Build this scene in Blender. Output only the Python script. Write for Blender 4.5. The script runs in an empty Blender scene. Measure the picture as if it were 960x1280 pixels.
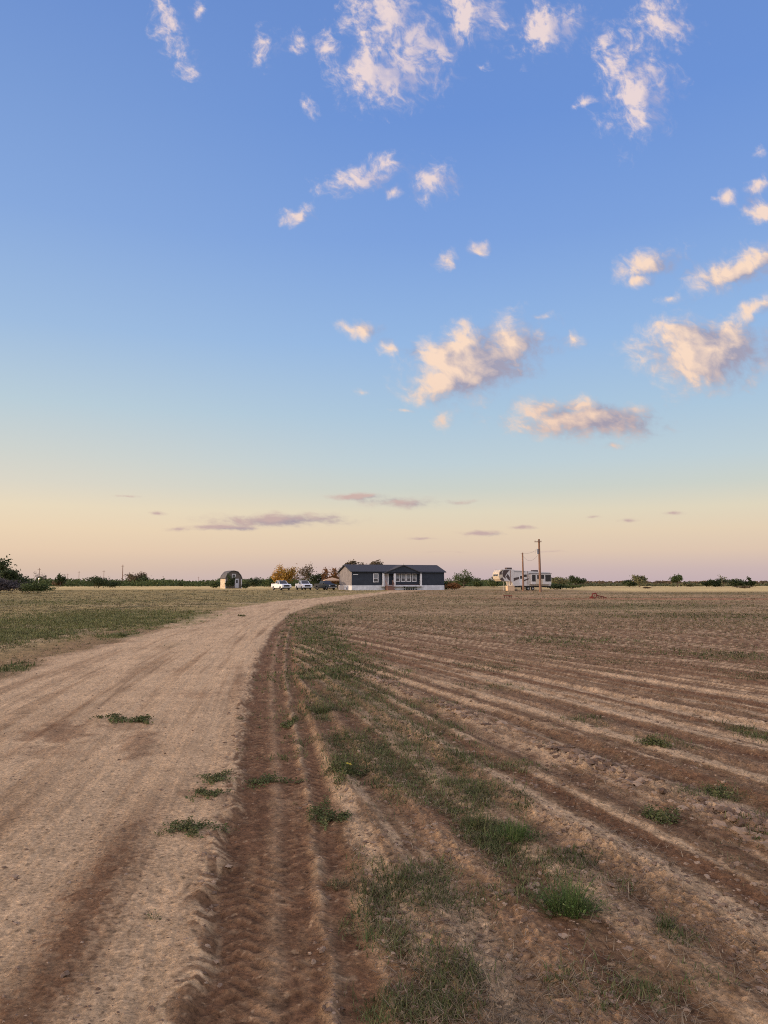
import bpy, bmesh, math, random
import numpy as np
from mathutils import Vector, Matrix

R = math.radians
random.seed(7)
rng = np.random.default_rng(11)
sc = bpy.context.scene
COL = sc.collection
F, CX, CY, CAMH = 962.0, 480.0, 640.0, 1.6
PITCH = math.atan(87.5 / F)
CP, SP = math.cos(PITCH), math.sin(PITCH)

# ------------------------------------------------------------------ camera
cd = bpy.data.cameras.new("camera")
cam = bpy.data.objects.new("camera", cd); COL.objects.link(cam)
cam.location = (0, 0, CAMH); cam.rotation_euler = (math.pi/2 + PITCH, 0, 0)
cd.sensor_fit = 'HORIZONTAL'; cd.sensor_width = 27.0; cd.lens = 27.0 * F / 960.0
cd.clip_start = 0.05; cd.clip_end = 9000
sc.camera = cam
sc.view_settings.view_transform = 'Standard'; sc.view_settings.look = 'None'; sc.view_settings.exposure = 0
sc.render.engine = 'CYCLES'
sc.cycles.use_denoising = False; sc.cycles.pixel_filter_type = 'BLACKMAN_HARRIS'; sc.cycles.filter_width = 1.05
sc.cycles.max_bounces = 4; sc.cycles.diffuse_bounces = 2; sc.cycles.glossy_bounces = 2
sc.cycles.transparent_max_bounces = 4

def pix_dir(u, v):
    x = u - CX; up = CY - v
    return x, F*CP - up*SP, F*SP + up*CP
def ground(u, v):
    """world point of the flat ground seen at a place of the photograph"""
    x, y, z = pix_dir(u, v)
    k = CAMH / -z
    return x*k, y*k

# ------------------------------------------------------------------ noise
_perm = np.random.default_rng(99).permutation(1024).astype(np.int32)
_ga = np.random.default_rng(98).uniform(0, 2*math.pi, 1024)
_gc, _gs = np.cos(_ga).astype(np.float32), np.sin(_ga).astype(np.float32)
def perlin(x, y, seed=0):
    x, y = np.broadcast_arrays(np.asarray(x, float), np.asarray(y, float))
    fx0 = np.floor(x); fy0 = np.floor(y)
    ix = (fx0.astype(np.int64) & 1023).astype(np.int32); iy = (fy0.astype(np.int64) & 1023).astype(np.int32)
    fx = (x-fx0).astype(np.float32); fy = (y-fy0).astype(np.float32)
    sd = (seed*131) & 1023
    A = _perm[(ix+sd) & 1023]; B = _perm[(ix+1+sd) & 1023]
    def g(P_, dx, dy):
        h = _perm[(P_+iy+dy) & 1023]
        return _gc[h]*(fx-dx) + _gs[h]*(fy-dy)
    sx = fx*fx*fx*(fx*(fx*6-15)+10); sy = fy*fy*fy*(fy*(fy*6-15)+10)
    a = g(A,0,0); a = a + (g(B,1,0)-a)*sx
    b = g(A,0,1); b = b + (g(B,1,1)-b)*sx
    return (a+(b-a)*sy)*1.5
def fbm(x, y, octv=4, seed=0, gain=.5, ridged=False):
    t = 0; a = 1; tot = 0
    for i in range(octv):
        n = perlin(x, y, seed+i*17)
        if ridged: n = 1-2*np.abs(n)
        t = t + a*n; tot += a; a *= gain; x = x*2.03+3.1; y = y*2.03-1.7
    return t/tot
def sstep(a, b, x):
    t = np.clip((x-a)/(b-a), 0, 1); return t*t*(3-2*t)
def bell(x, c, w):
    return np.exp(-((x-c)/w)**2)

# ------------------------------------------------------------------ road course
_ry = np.arange(-60, 200, .25)
def _smooth(pts):
    a = np.interp(_ry, [p[0] for p in pts], [p[1] for p in pts])
    k = np.exp(-np.linspace(-2, 2, 33)**2); k /= k.sum()
    return np.convolve(np.pad(a, 16, 'edge'), k, 'valid')
_R = _smooth([(-60,7.5),(0,-.38),(2.8,-.77),(5.65,-1.1),(8.9,-1.62),(13.7,-2.35),(21,-3.25),(29,-4.1),(41,-4.95),(56,-4.75),(75,-3.1),(106,0),(125,3),(146,7.5),(200,20)])
_L = _smooth([(-60,1.5),(0,-5.3),(12,-6.0),(15,-6.6),(18.7,-7.2),(24.6,-7.5),(36,-8.7),(47,-9.6),(63,-9.1),(79,-6.6),(99,-3.5),(120,-1),(146,1.0),(200,10)])
def roadR(y): return np.interp(y, _ry, _R)
def roadL(y): return np.interp(y, _ry, _L)

def furrow_c(x, y):
    """furrows fan out to the lower right: straight lines, each a little more oblique than the last"""
    sl = x + .38 + .14*y
    ys = np.clip(y-5, -4, 34)
    lim = np.maximum(3.5-.203*ys, .25)
    return np.where(sl < lim, 3.5*sl/lim, (sl+.133*ys)/(1-.02*ys))

# green patches: u, v, ru, rv, strength
PATCH = [(385,790,30,16,.8),(418,806,24,10,.8),(372,772,20,7,.6),(440,770,20,5,.3),(403,882,22,16,1),(395,850,25,10,.35),
 (472,940,78,34,.85),(432,962,30,20,.9),(500,968,60,26,.8),(520,880,40,8,.5),(548,905,32,9,.6),(555,945,50,24,.6),(585,992,56,30,.8),
 (620,1042,50,20,1),(690,1072,62,14,.5),(500,1105,50,40,.55),(490,1160,44,44,.55),(565,1215,50,36,.40),(800,1225,80,30,.14),(700,1100,90,24,.30),
 (645,957,36,9,.45),(952,920,26,20,.7),(892,990,34,9,.6),(820,928,30,8,.6),(740,1240,60,30,.08),(520,1250,60,26,.45),(650,1120,50,20,.3),
 (620,860,40,5,.4),(700,800,80,6,.35),(860,770,120,5,.5),(800,757,140,3,.5),(900,820,60,7,.3),(545,1085,26,16,.45),(740,900,30,7,.4),
 (110,776,150,9,1),(20,792,75,12,1),(150,768,110,6,.8),(235,770,40,4,.8),(5,836,26,7,.8),(60,752,110,4,.35),(215,806,16,4,.5),(150,795,26,4,.7),
 (160,902,34,6,.5),(960,1040,30,14,.4),(835,1165,18,16,.4)]
_PW = []
for (u, v, ru, rv, st) in PATCH:
    x, y = ground(u, v); x2, y2 = ground(u, v-rv); x3, y3 = ground(u, v+rv)
    _PW.append((x, y, ru/F*y, (y2-y3)/2, st))
def green(x, y):
    g = .85*bell(x-roadR(y) - 1.5 - .5*perlin(y*.5, y*0, 90), 0, .75)*sstep(7, 10, y)*sstep(75, 45, y)*sstep(-.55, .15, perlin(x*.8, y*.35, 89))
    n = fbm(x*3.1+y*.3, y*1.3, 4, 91, .6)*1.5
    for (cx, cy, rx, ry, st) in _PW:
        # the patches drift along the furrows (they lean to the left with distance)
        dx = (x-cx) + .14*(y-cy); dy = y-cy
        r = np.sqrt((dx/rx)**2 + (dy/ry)**2)
        g = np.maximum(g, st*(sstep(1.35, .35, r + n*.8)))
    return g

def terrain(x, y):
    """height and soil colour of the ground at world points"""
    x = np.asarray(x, float); y = np.asarray(y, float)
    rr = roadR(y); rl = roadL(y)
    wob = .10*perlin(y*1.3, x*0, 3) + .035*perlin(y*6, x*0, 4)
    s = x-rr
    sl = x-rl
    far = np.abs(y) + 0*x
    lod = lambda size: np.clip(1.6*size*F/np.maximum(far, 1)/2.2, 0, 1)   # fade detail smaller than a grain of the mesh
    c = furrow_c(x, y)
    cw = c + .09*fbm(c*.8, y*.35, 2, 8)
    onroad = sstep(.11, .0, s+wob) * sstep(-.25, .25, sl + .8*fbm(x*.5, y*.4, 3, 5)) * sstep(150, 146, y)
    left = (sl + .8*fbm(x*.5, y*.4, 3, 5)) < 0
    band = sstep(.0, .11, s+wob) * sstep(.84, .72, s+.4*wob) * sstep(60, 15, y)
    field = sstep(.70, .86, s+.4*wob)
    g = green(x, y)
    # ---- height
    rough0 = fbm(x*9, y*7, 4, 57, .65)
    h_big = .035*fbm(x*.09, y*.07, 3, 1) * sstep(0, 8, far)
    fine = fbm(x*22, y*22, 3, 21)
    mid = fbm(x*6, y*6, 3, 22)
    # road: long worn tracks, small crumbs, oblique grader marks
    st = fbm(s*2.4, y*.12, 3, 31)
    st2 = fbm(s*11+ .4*perlin(y*.3, s*0, 6), y*.35, 3, 32)
    ob = fbm((s*.9+y*.35)*14, (y-s*.3)*2.2, 3, 33)
    h_road = .016*st + .006*st2 + .004*ob*lod(.1) + .0028*mid*lod(.15) + .0045*fine*lod(.05)
    # wheel band: chevron tread prints
    bars = np.sin(2*math.pi*(y/.115 + .9*np.abs(((s-.02) % .38)-.19)/.115 + .45*perlin(y*2.2, s*4, 46)))
    prt = sstep(-.25, .3, fbm(s*2.5, y*.8, 2, 41))
    h_band = -.035 + .006*bars*prt*lod(.11)*(.4+.9*np.abs(mid)) + .009*mid + .007*fine*lod(.05)
    rid = bell(s+.3*wob+.03*perlin(y*5, s*0, 48), .60, .036)*(.30+.55*sstep(-.3, .3, perlin(y*3.2, s*2, 43))+.5*np.abs(mid))
    rid2 = bell(s+.3*wob, .36, .05)*(.35+.6*np.abs(perlin(y*3, s*2, 44)))
    h_band = h_band + .035*rid + .016*rid2
    edge = bell(s+wob, .04, .11)
    lug = sstep(-.35, .45, np.sin(math.pi*2*((y - .75*s)/.17 + 1.5*perlin(y*3.3, s*6, 45)))) * (.35+.65*sstep(-.5, .2, perlin(y*2.1, s*7, 47))) + .35*np.abs(mid)
    h_edge = edge*(.006*lug*lod(.15)*sstep(-.2, .5, mid) - .002 + .016*rough0 + .010*mid) * sstep(60, 18, y)
    # field: furrows, clod lines, crumbly tilth
    fu = fbm(cw*2.0, y*.05, 2, 51)
    fu2 = np.sin(2*math.pi*cw/.46 + 1.4*perlin(y*.1, cw*.4, 52))
    amp = sstep(80, 12, y)
    rough = fbm(x*8+.3*y, y*5, 4, 53, .6)
    bil = np.abs(fbm(x*13, y*10, 3, 54, .6))
    cl = np.zeros_like(x)
    for (cc, ww, aa) in ((3.62,.14,1.0),(2.30,.12,.7),(1.42,.10,.65),(5.0,.12,.55),(6.9,.16,.5),(1.05,.06,.4),(8.9,.2,.4)):
        cl = np.maximum(cl, aa*bell(cw + .05*perlin(y*1.7, c, 55), cc, ww)*(.55+.6*np.clip(perlin(y*.9, cw*0+cc, 56)+.4, 0, 1)))
    rg = fbm(x*17, y*15, 3, 58, .6, True)
    h_field = (.010*fu2 + .016*fu)*amp + .017*rough*lod(.12) + .009*fine*lod(.05) + .007*rg*lod(.07) + cl*(.028 + .09*bil*lod(.08))*sstep(40, 14, y) - .030*(bell(cw, 3.25, .16)+.6*bell(cw, 3.98, .14))*sstep(40, 12, y)
    h_left = .02*fbm(x*1.2, y*1.2, 4, 61)*lod(.5) + .01*rough*lod(.1)
    h = h_big + np.where(left & (onroad < .5), h_left, 0)
    rgt = (s > -.6)
    h = h + h_road*onroad + np.where(rgt, h_band*band + h_field*field, 0) + h_edge
    h = h + .02*g*np.abs(mid)*lod(.2)
    h = np.where(far > 140, h_big*.3, h)
    # ---- colour (albedo)
    crust = np.array([.480,.350,.280]); pale = np.array([.52,.385,.31]); dark = np.array([.168,.094,.066]); deep = np.array([.098,.054,.040])
    soil = np.array([.250,.160,.116]); olive = np.array([.135,.118,.066]); straw = np.array([.35,.275,.165])
    def mix(a, b, t): return a*(1-t[..., None]) + b*t[..., None]
    one = np.ones(x.shape+(1,))
    fold = sstep(.02, .5, fbm(s*3.2, y*.10, 3, 71))
    fold2 = sstep(0, .6, fbm(s*8, y*.28, 3, 72))
    tl = fbm(s*24+.4*perlin(y*.4, s, 9), y*.45, 3, 69, .6)*lod(.06)
    fold3 = sstep(.12, .5, fbm(s*5.5+.3*perlin(y*.25, s, 7), y*.16, 4, 70, .6))
    blot = sstep(-.05, .55, fbm(x*.9, y*.6, 4, 73))
    rc = mix(one*crust, pale, np.clip(.5*fold2 + .25*st2, 0, 1))
    rc = mix(rc, soil*.98, np.clip(.62*fold*sstep(.6, 3, y) + .26*blot + .45*fold3, 0, .85))
    rc = rc*(1+.26*tl*sstep(-.3, .3, fbm(s*1.5, y*.3, 2, 68)))[..., None]
    rc = rc*np.array([1.03,1.025,1.02])
    rc = mix(rc, dark*1.0, np.clip(.75*bell(s+.6*wob+.1*fine, -.56, .16)*sstep(6.6, 4.4, y)*(1.25+.8*mid), 0, .95))
    for (u, v, ru, rv, a) in ((175,928,28,20,.6),(75,915,44,16,.7),(245,868,40,5,.35),(300,850,10,24,.4),(60,940,60,8,.3),(255,990,30,10,.5),(160,905,44,7,.4)):
        px, py = ground(u, v); ry = rv*py*py/1540
        r = np.sqrt(((x-px+.2*(y-py))/(ru/F*py))**2 + ((y-py)/ry)**2) + .9*fbm(x*5, y*4, 3, 74)
        rc = mix(rc, dark*1.15, a*sstep(1.2, .3, r))
    bc = mix(one*dark*1.02, deep, np.clip(.5 - .5*bars*prt*lod(.11)*.6, 0, 1)*.5)
    bc = mix(bc, soil*1.1, np.clip(.70*sstep(0, .6, fbm(s*7, y*3, 4, 75)) + .25*sstep(20, 60, y), 0, 1))
    bc = mix(bc, soil*1.25, np.clip(.42*sstep(.1, .9, bars)*prt*lod(.11)*(.6+.9*np.abs(mid)), 0, .6))
    bc = mix(bc, crust*.85, np.clip(1.0*rid*.8 + .62*rid2 + .5*sstep(.25, .6, fbm(s*6, y*7, 3, 76))*sstep(8, 3, y), 0, .9))
    stripe = fbm(cw*3.0, y*.06, 2, 81)
    stripe2 = fbm(cw*9.0, y*.22, 3, 82)
    brk = fbm(x*2.2, y*1.1, 4, 98, .6)
    fc = mix(one*soil*.84, dark, np.clip(.95*sstep(.10, -.38, stripe + .35*rough), 0, 1))
    fc = mix(fc, crust*1.02, np.clip((.95-.30*sstep(7, 18, y))*sstep(.06, .38, stripe + .45*stripe2 + .10*fu2 + .48*brk), 0, 1))
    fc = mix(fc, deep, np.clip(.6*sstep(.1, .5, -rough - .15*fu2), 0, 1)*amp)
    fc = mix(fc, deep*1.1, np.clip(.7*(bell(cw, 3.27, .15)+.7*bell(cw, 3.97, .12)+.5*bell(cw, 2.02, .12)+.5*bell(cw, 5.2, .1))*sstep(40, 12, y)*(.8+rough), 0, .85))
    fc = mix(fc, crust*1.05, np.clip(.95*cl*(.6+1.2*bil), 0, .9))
    ftone = mix(one*soil*.98*np.array([1,1.05,1.0]), crust*.92, np.clip(.42*sstep(-.2, .5, fbm(x*.12+y*.03, y*.45, 4, 83))+ .35*sstep(0, .5, stripe2), 0, 1))
    gr = sstep(-.15, .45, fbm(x*.10, y*.22, 4, 84))
    ftone = mix(ftone, olive*1.5, np.clip(.15+.62*gr, 0, 1))
    fc = mix(fc, ftone, sstep(16, 50, y)*.85)
    lc = mix(one*np.array([.30,.235,.13]), olive*1.1, sstep(-.2, .5, fbm(x*.35, y*.35, 4, 85)))
    lc = mix(lc, straw*.8, np.clip(.3*sstep(0, .6, fbm(x*.9, y*.3, 4, 86)), 0, 1))
    verge = sstep(-2.6, -.5, sl)*sstep(60, 24, y)
    lc = mix(lc, soil*.9, np.clip(verge*(.75+.5*mid), 0, 1))
    grav = bell(sl, -2.3, .6)*sstep(14, 20, y)*sstep(44, 26, y)
    lc = mix(lc, crust*.95, np.clip(grav*(.5+.7*rough), 0, .8))
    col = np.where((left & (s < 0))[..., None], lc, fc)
    col = mix(col, bc, np.where(rgt, band, 0))
    col = mix(col, rc, onroad)
    # edge of the wheel band breaks into dark lumps
    col = mix(col, dark*.9, np.clip(edge*np.clip(.9-lug, 0, 1)*1.05*(1+rough0)*sstep(30, 8, y), 0, .85))
    col = mix(col, olive*.75, np.clip(.72*g, 0, 1)*(1-.5*onroad))
    col = mix(col, np.array([.17,.165,.075]), np.clip(.7*g*(s < -3), 0, 1))
    sk = fbm(x*.05, y*.28, 4, 96, .6)
    col = mix(col, crust*.95, .55*sstep(.10, .55, sk)*sstep(18, 40, y)*(1-onroad))
    col = mix(col, dark*.95, .5*sstep(.10, .5, -sk)*sstep(18, 40, y)*(1-onroad)*(s > 0))
    fl = sstep(.28, .55, fbm(x*15, y*12, 3, 94, .6)); fp = sstep(.30, .55, fbm(x*19+5, y*15, 3, 95, .6))
    col = col*(1 - .45*fl*lod(.09))[..., None]; col = mix(col, crust*1.1, .45*fp*lod(.07)*(1-onroad*.6))
    # distance: red turned strip, straw strip, greenish pasture
    wv = 5*fbm(x*.02, y*.0+x*0, 3, 87)
    red = bell(y + .10*(x-26), 74+wv*.4, 3.2)*sstep(4, 22, x)
    col = mix(col, np.array([.36,.16,.115]), np.clip(red*.75, 0, 1))
    red2 = bell(y, 92+wv, 5)*sstep(-4, 10, x)
    col = mix(col, np.array([.40,.26,.175]), np.clip(red2*.5, 0, 1))
    gs = bell(y, 108+wv, 10)*sstep(12, 40, x)
    col = mix(col, olive*1.1, np.clip(gs*.7, 0, 1))
    st_ = sstep(330, 290, y)*np.clip(sstep(118, 134, y+wv)*sstep(34, 46, x) + sstep(158, 172, y+wv)*sstep(-20, -34, x) + .35*sstep(160, 175, y), 0, 1)
    col = mix(col, straw*1.75, np.clip(st_*(.75+.5*fbm(x*.06, y*.02, 3, 88)), 0, 1))
    col = mix(col, olive*1.2, sstep(300, 340, y))
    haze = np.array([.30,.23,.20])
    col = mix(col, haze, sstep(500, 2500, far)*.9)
    col = col*np.array([1.04,.955,.64])*(.95+.13*sstep(3, 15, far))[..., None]  # frame shading painted into the soil: darker close to the camera
    blo = fbm(x*2.6, y*1.9, 5, 92, .65); tex = fbm(x*9, y*7, 4, 93, .7)
    col = col*(1 + (.26*blo + .50*tex*lod(.12))*(1-.6*onroad))[..., None]
    # grain
    col = col*(1 + .18*mid[..., None] + .22*fine[..., None]*lod(.05)[..., None])
    return h, np.clip(col, .01, .8), onroad, s, left

# ------------------------------------------------------------------ materials
def nt(mat): return mat.node_tree.nodes, mat.node_tree.links
def new_mat(name):
    m = bpy.data.materials.new(name); m.use_nodes = True
    return m, m.node_tree.nodes, m.node_tree.links, m.node_tree.nodes["Principled BSDF"]
def mat(name, c, rough=.7, var=.15, scale=6.0, spec=.25, metal=0.0, bump=0.0, stretch=None):
    m, N, L, b = new_mat(name)
    b.inputs['Roughness'].default_value = rough
    b.inputs['Specular IOR Level'].default_value = spec
    b.inputs['Metallic'].default_value = metal
    tc = N.new('ShaderNodeTexCoord'); n = N.new('ShaderNodeTexNoise')
    n.inputs['Scale'].default_value = scale; n.inputs['Detail'].default_value = 5
    if stretch:
        mp = N.new('ShaderNodeMapping'); mp.inputs['Scale'].default_value = stretch
        L.new(tc.outputs['Object'], mp.inputs[0]); L.new(mp.outputs[0], n.inputs['Vector'])
    else: L.new(tc.outputs['Object'], n.inputs['Vector'])
    r = N.new('ShaderNodeValToRGB')
    r.color_ramp.elements[0].position = .3; r.color_ramp.elements[1].position = .7
    r.color_ramp.elements[0].color = [max(0, x*(1-var)) for x in c]+[1]
    r.color_ramp.elements[1].color = [min(1, x*(1+var)) for x in c]+[1]
    L.new(n.outputs['Fac'], r.inputs[0]); L.new(r.outputs[0], b.inputs['Base Color'])
    if bump:
        bp = N.new('ShaderNodeBump'); bp.inputs['Strength'].default_value = bump; bp.inputs['Distance'].default_value = .02
        L.new(n.outputs['Fac'], bp.inputs['Height']); L.new(bp.outputs[0], b.inputs['Normal'])
    return m
def siding(name, c, pitch=.2, vertical=False):
    """lap siding: thin dark lines every course"""
    m, N, L, b = new_mat(name)
    b.inputs['Roughness'].default_value = .65; b.inputs['Specular IOR Level'].default_value = .2
    tc = N.new('ShaderNodeTexCoord'); sp = N.new('ShaderNodeSeparateXYZ'); L.new(tc.outputs['Object'], sp.inputs[0])
    md = N.new('ShaderNodeMath'); md.operation = 'MULTIPLY'; md.inputs[1].default_value = 1/pitch
    L.new(sp.outputs['X' if vertical else 'Z'], md.inputs[0])
    fr = N.new('ShaderNodeMath'); fr.operation = 'FRACT'; L.new(md.outputs[0], fr.inputs[0])
    bp = N.new('ShaderNodeBump'); bp.inputs['Strength'].default_value = .6; bp.inputs['Distance'].default_value = .02
    L.new(fr.outputs[0], bp.inputs['Height']); L.new(bp.outputs[0], b.inputs['Normal'])
    n = N.new('ShaderNodeTexNoise'); n.inputs['Scale'].default_value = 1.2; n.inputs['Detail'].default_value = 6
    L.new(tc.outputs['Object'], n.inputs['Vector'])
    r = N.new('ShaderNodeValToRGB'); r.color_ramp.elements[0].position = .3; r.color_ramp.elements[1].position = .7
    r.color_ramp.elements[0].color = [x*.82 for x in c]+[1]; r.color_ramp.elements[1].color = [min(1, x*1.15) for x in c]+[1]
    L.new(n.outputs['Fac'], r.inputs[0]); L.new(r.outputs[0], b.inputs['Base Color'])
    return m
def leafmat(name, cols, trans=.25):
    m, N, L, b = new_mat(name)
    b.inputs['Roughness'].default_value = .75; b.inputs['Specular IOR Level'].default_value = .15
    g = N.new('ShaderNodeNewGeometry'); r = N.new('ShaderNodeValToRGB')
    L.new(g.outputs['Random Per Island'], r.inputs[0])
    els = r.color_ramp.elements
    while len(els) < len(cols): els.new(.5)
    for i, c in enumerate(cols):
        els[i].position = i/(len(cols)-1); els[i].color = list(c)+[1]
    # clumps: slow variation over the plant
    tc = N.new('ShaderNodeTexCoord'); n = N.new('ShaderNodeTexNoise'); n.inputs['Scale'].default_value = 1.3; n.inputs['Detail'].default_value = 3
    L.new(tc.outputs['Object'], n.inputs['Vector'])
    mr = N.new('ShaderNodeMapRange'); mr.inputs['From Min'].default_value = .3; mr.inputs['From Max'].default_value = .7
    mr.inputs['To Min'].default_value = .65; mr.inputs['To Max'].default_value = 1.3
    L.new(n.outputs['Fac'], mr.inputs['Value'])
    mx = N.new('ShaderNodeVectorMath'); mx.operation = 'SCALE'
    L.new(r.outputs[0], mx.inputs[0]); L.new(mr.outputs[0], mx.inputs['Scale'])
    L.new(mx.outputs[0], b.inputs['Base Color'])
    tr = N.new('ShaderNodeBsdfTranslucent'); L.new(mx.outputs[0], tr.inputs['Color'])
    ms = N.new('ShaderNodeMixShader'); ms.inputs[0].default_value = trans
    out = N['Material Output']
    L.new(b.outputs[0], ms.inputs[1]); L.new(tr.outputs[0], ms.inputs[2]); L.new(ms.outputs[0], out.inputs['Surface'])
    return m

def soil_material(name):
    m, N, L, b = new_mat(name)
    b.inputs['Roughness'].default_value = .95; b.inputs['Specular IOR Level'].default_value = .08
    at = N.new('ShaderNodeAttribute'); at.attribute_name = 'soil'
    tc = N.new('ShaderNodeTexCoord')
    n1 = N.new('ShaderNodeTexNoise'); n1.inputs['Scale'].default_value = 38; n1.inputs['Detail'].default_value = 8; n1.inputs['Roughness'].default_value = .75
    n2 = N.new('ShaderNodeTexNoise'); n2.inputs['Scale'].default_value = 1.6; n2.inputs['Detail'].default_value = 9; n2.inputs['Roughness'].default_value = .65
    for n in (n1, n2): L.new(tc.outputs['Object'], n.inputs['Vector'])
    a = N.new('ShaderNodeMapRange'); a.inputs['From Min'].default_value = .33; a.inputs['From Max'].default_value = .67
    a.inputs['To Min'].default_value = .58; a.inputs['To Max'].default_value = 1.42; L.new(n1.outputs['Fac'], a.inputs['Value'])
    c = N.new('ShaderNodeMapRange'); c.inputs['From Min'].default_value = .3; c.inputs['From Max'].default_value = .7
    c.inputs['To Min'].default_value = .86; c.inputs['To Max'].default_value = 1.14; L.new(n2.outputs['Fac'], c.inputs['Value'])
    mu = N.new('ShaderNodeMath'); mu.operation = 'MULTIPLY'; L.new(a.outputs[0], mu.inputs[0]); L.new(c.outputs[0], mu.inputs[1])
    n3 = N.new('ShaderNodeTexNoise'); n3.inputs['Scale'].default_value = 62; n3.inputs['Detail'].default_value = 3; n3.inputs['Roughness'].default_value = .6; L.new(tc.outputs['Object'], n3.inputs['Vector'])
    gr = N.new('ShaderNodeValToRGB'); L.new(n3.outputs['Fac'], gr.inputs[0]); e = gr.color_ramp.elements
    e[0].position = .30; e[0].color = (1.35,1.35,1.35,1); e[1].position = .72; e[1].color = (.46,.46,.46,1)
    x1 = e.new(.40); x1.color = (1.03,1.03,1.03,1); x2 = e.new(.57); x2.color = (1,1,1,1)
    m2_ = N.new('ShaderNodeMath'); m2_.operation = 'MULTIPLY'; L.new(mu.outputs[0], m2_.inputs[0]); L.new(gr.outputs[0], m2_.inputs[1]); mu = m2_
    sv = N.new('ShaderNodeVectorMath'); sv.operation = 'SCALE'; L.new(at.outputs['Color'], sv.inputs[0]); L.new(mu.outputs[0], sv.inputs['Scale'])
    L.new(sv.outputs[0], b.inputs['Base Color'])
    bp = N.new('ShaderNodeBump'); bp.inputs['Strength'].default_value = .9; bp.inputs['Distance'].default_value = .015
    L.new(n1.outputs['Fac'], bp.inputs['Height']); L.new(bp.outputs[0], b.inputs['Normal'])
    return m

# ------------------------------------------------------------------ mesh helpers
def tag(o, label=None, cat=None, group=None, kind=None):
    if label: o['label'] = label
    if cat: o['category'] = cat
    if group: o['group'] = group
    if kind: o['kind'] = kind
    return o
def link_mesh(name, me, m, parent=None, loc=None):
    o = bpy.data.objects.new(name, me)
    if m: me.materials.append(m)
    COL.objects.link(o)
    if parent: o.parent = parent
    if loc is not None: o.location = loc
    return o
def np_mesh(name, V, Fc, m, parent=None, loc=None, smooth=False, color=None):
    V = np.asarray(V, np.float32).reshape(-1, 3); Fc = np.asarray(Fc, np.int32)
    me = bpy.data.meshes.new(name); k = Fc.shape[1]
    me.vertices.add(len(V)); me.vertices.foreach_set('co', V.ravel())
    me.loops.add(Fc.size); me.loops.foreach_set('vertex_index', Fc.ravel())
    me.polygons.add(len(Fc)); me.polygons.foreach_set('loop_start', np.arange(0, Fc.size, k, dtype=np.int32))
    me.polygons.foreach_set('loop_total', np.full(len(Fc), k, np.int32))
    me.polygons.foreach_set('use_smooth', np.full(len(Fc), smooth))
    me.update(calc_edges=True)
    if color is not None:
        at = me.color_attributes.new('soil', 'FLOAT_COLOR', 'POINT')
        c4 = np.ones((len(V), 4), np.float32); c4[:, :3] = color
        at.data.foreach_set('color', c4.ravel())
    return link_mesh(name, me, m, parent, loc)
def empty(name, loc=(0,0,0), rz=0):
    o = bpy.data.objects.new(name, None); COL.objects.link(o); o.location = loc; o.rotation_euler = (0,0,rz)
    o.empty_display_size = .3
    return o
def children(o): return [c for c in bpy.data.objects if c.parent == o]
def copy_tree(o, parent=None):
    c = o.copy(); COL.objects.link(c); c.parent = parent
    for ch in children(o): copy_tree(ch, c)
    return c
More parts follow.
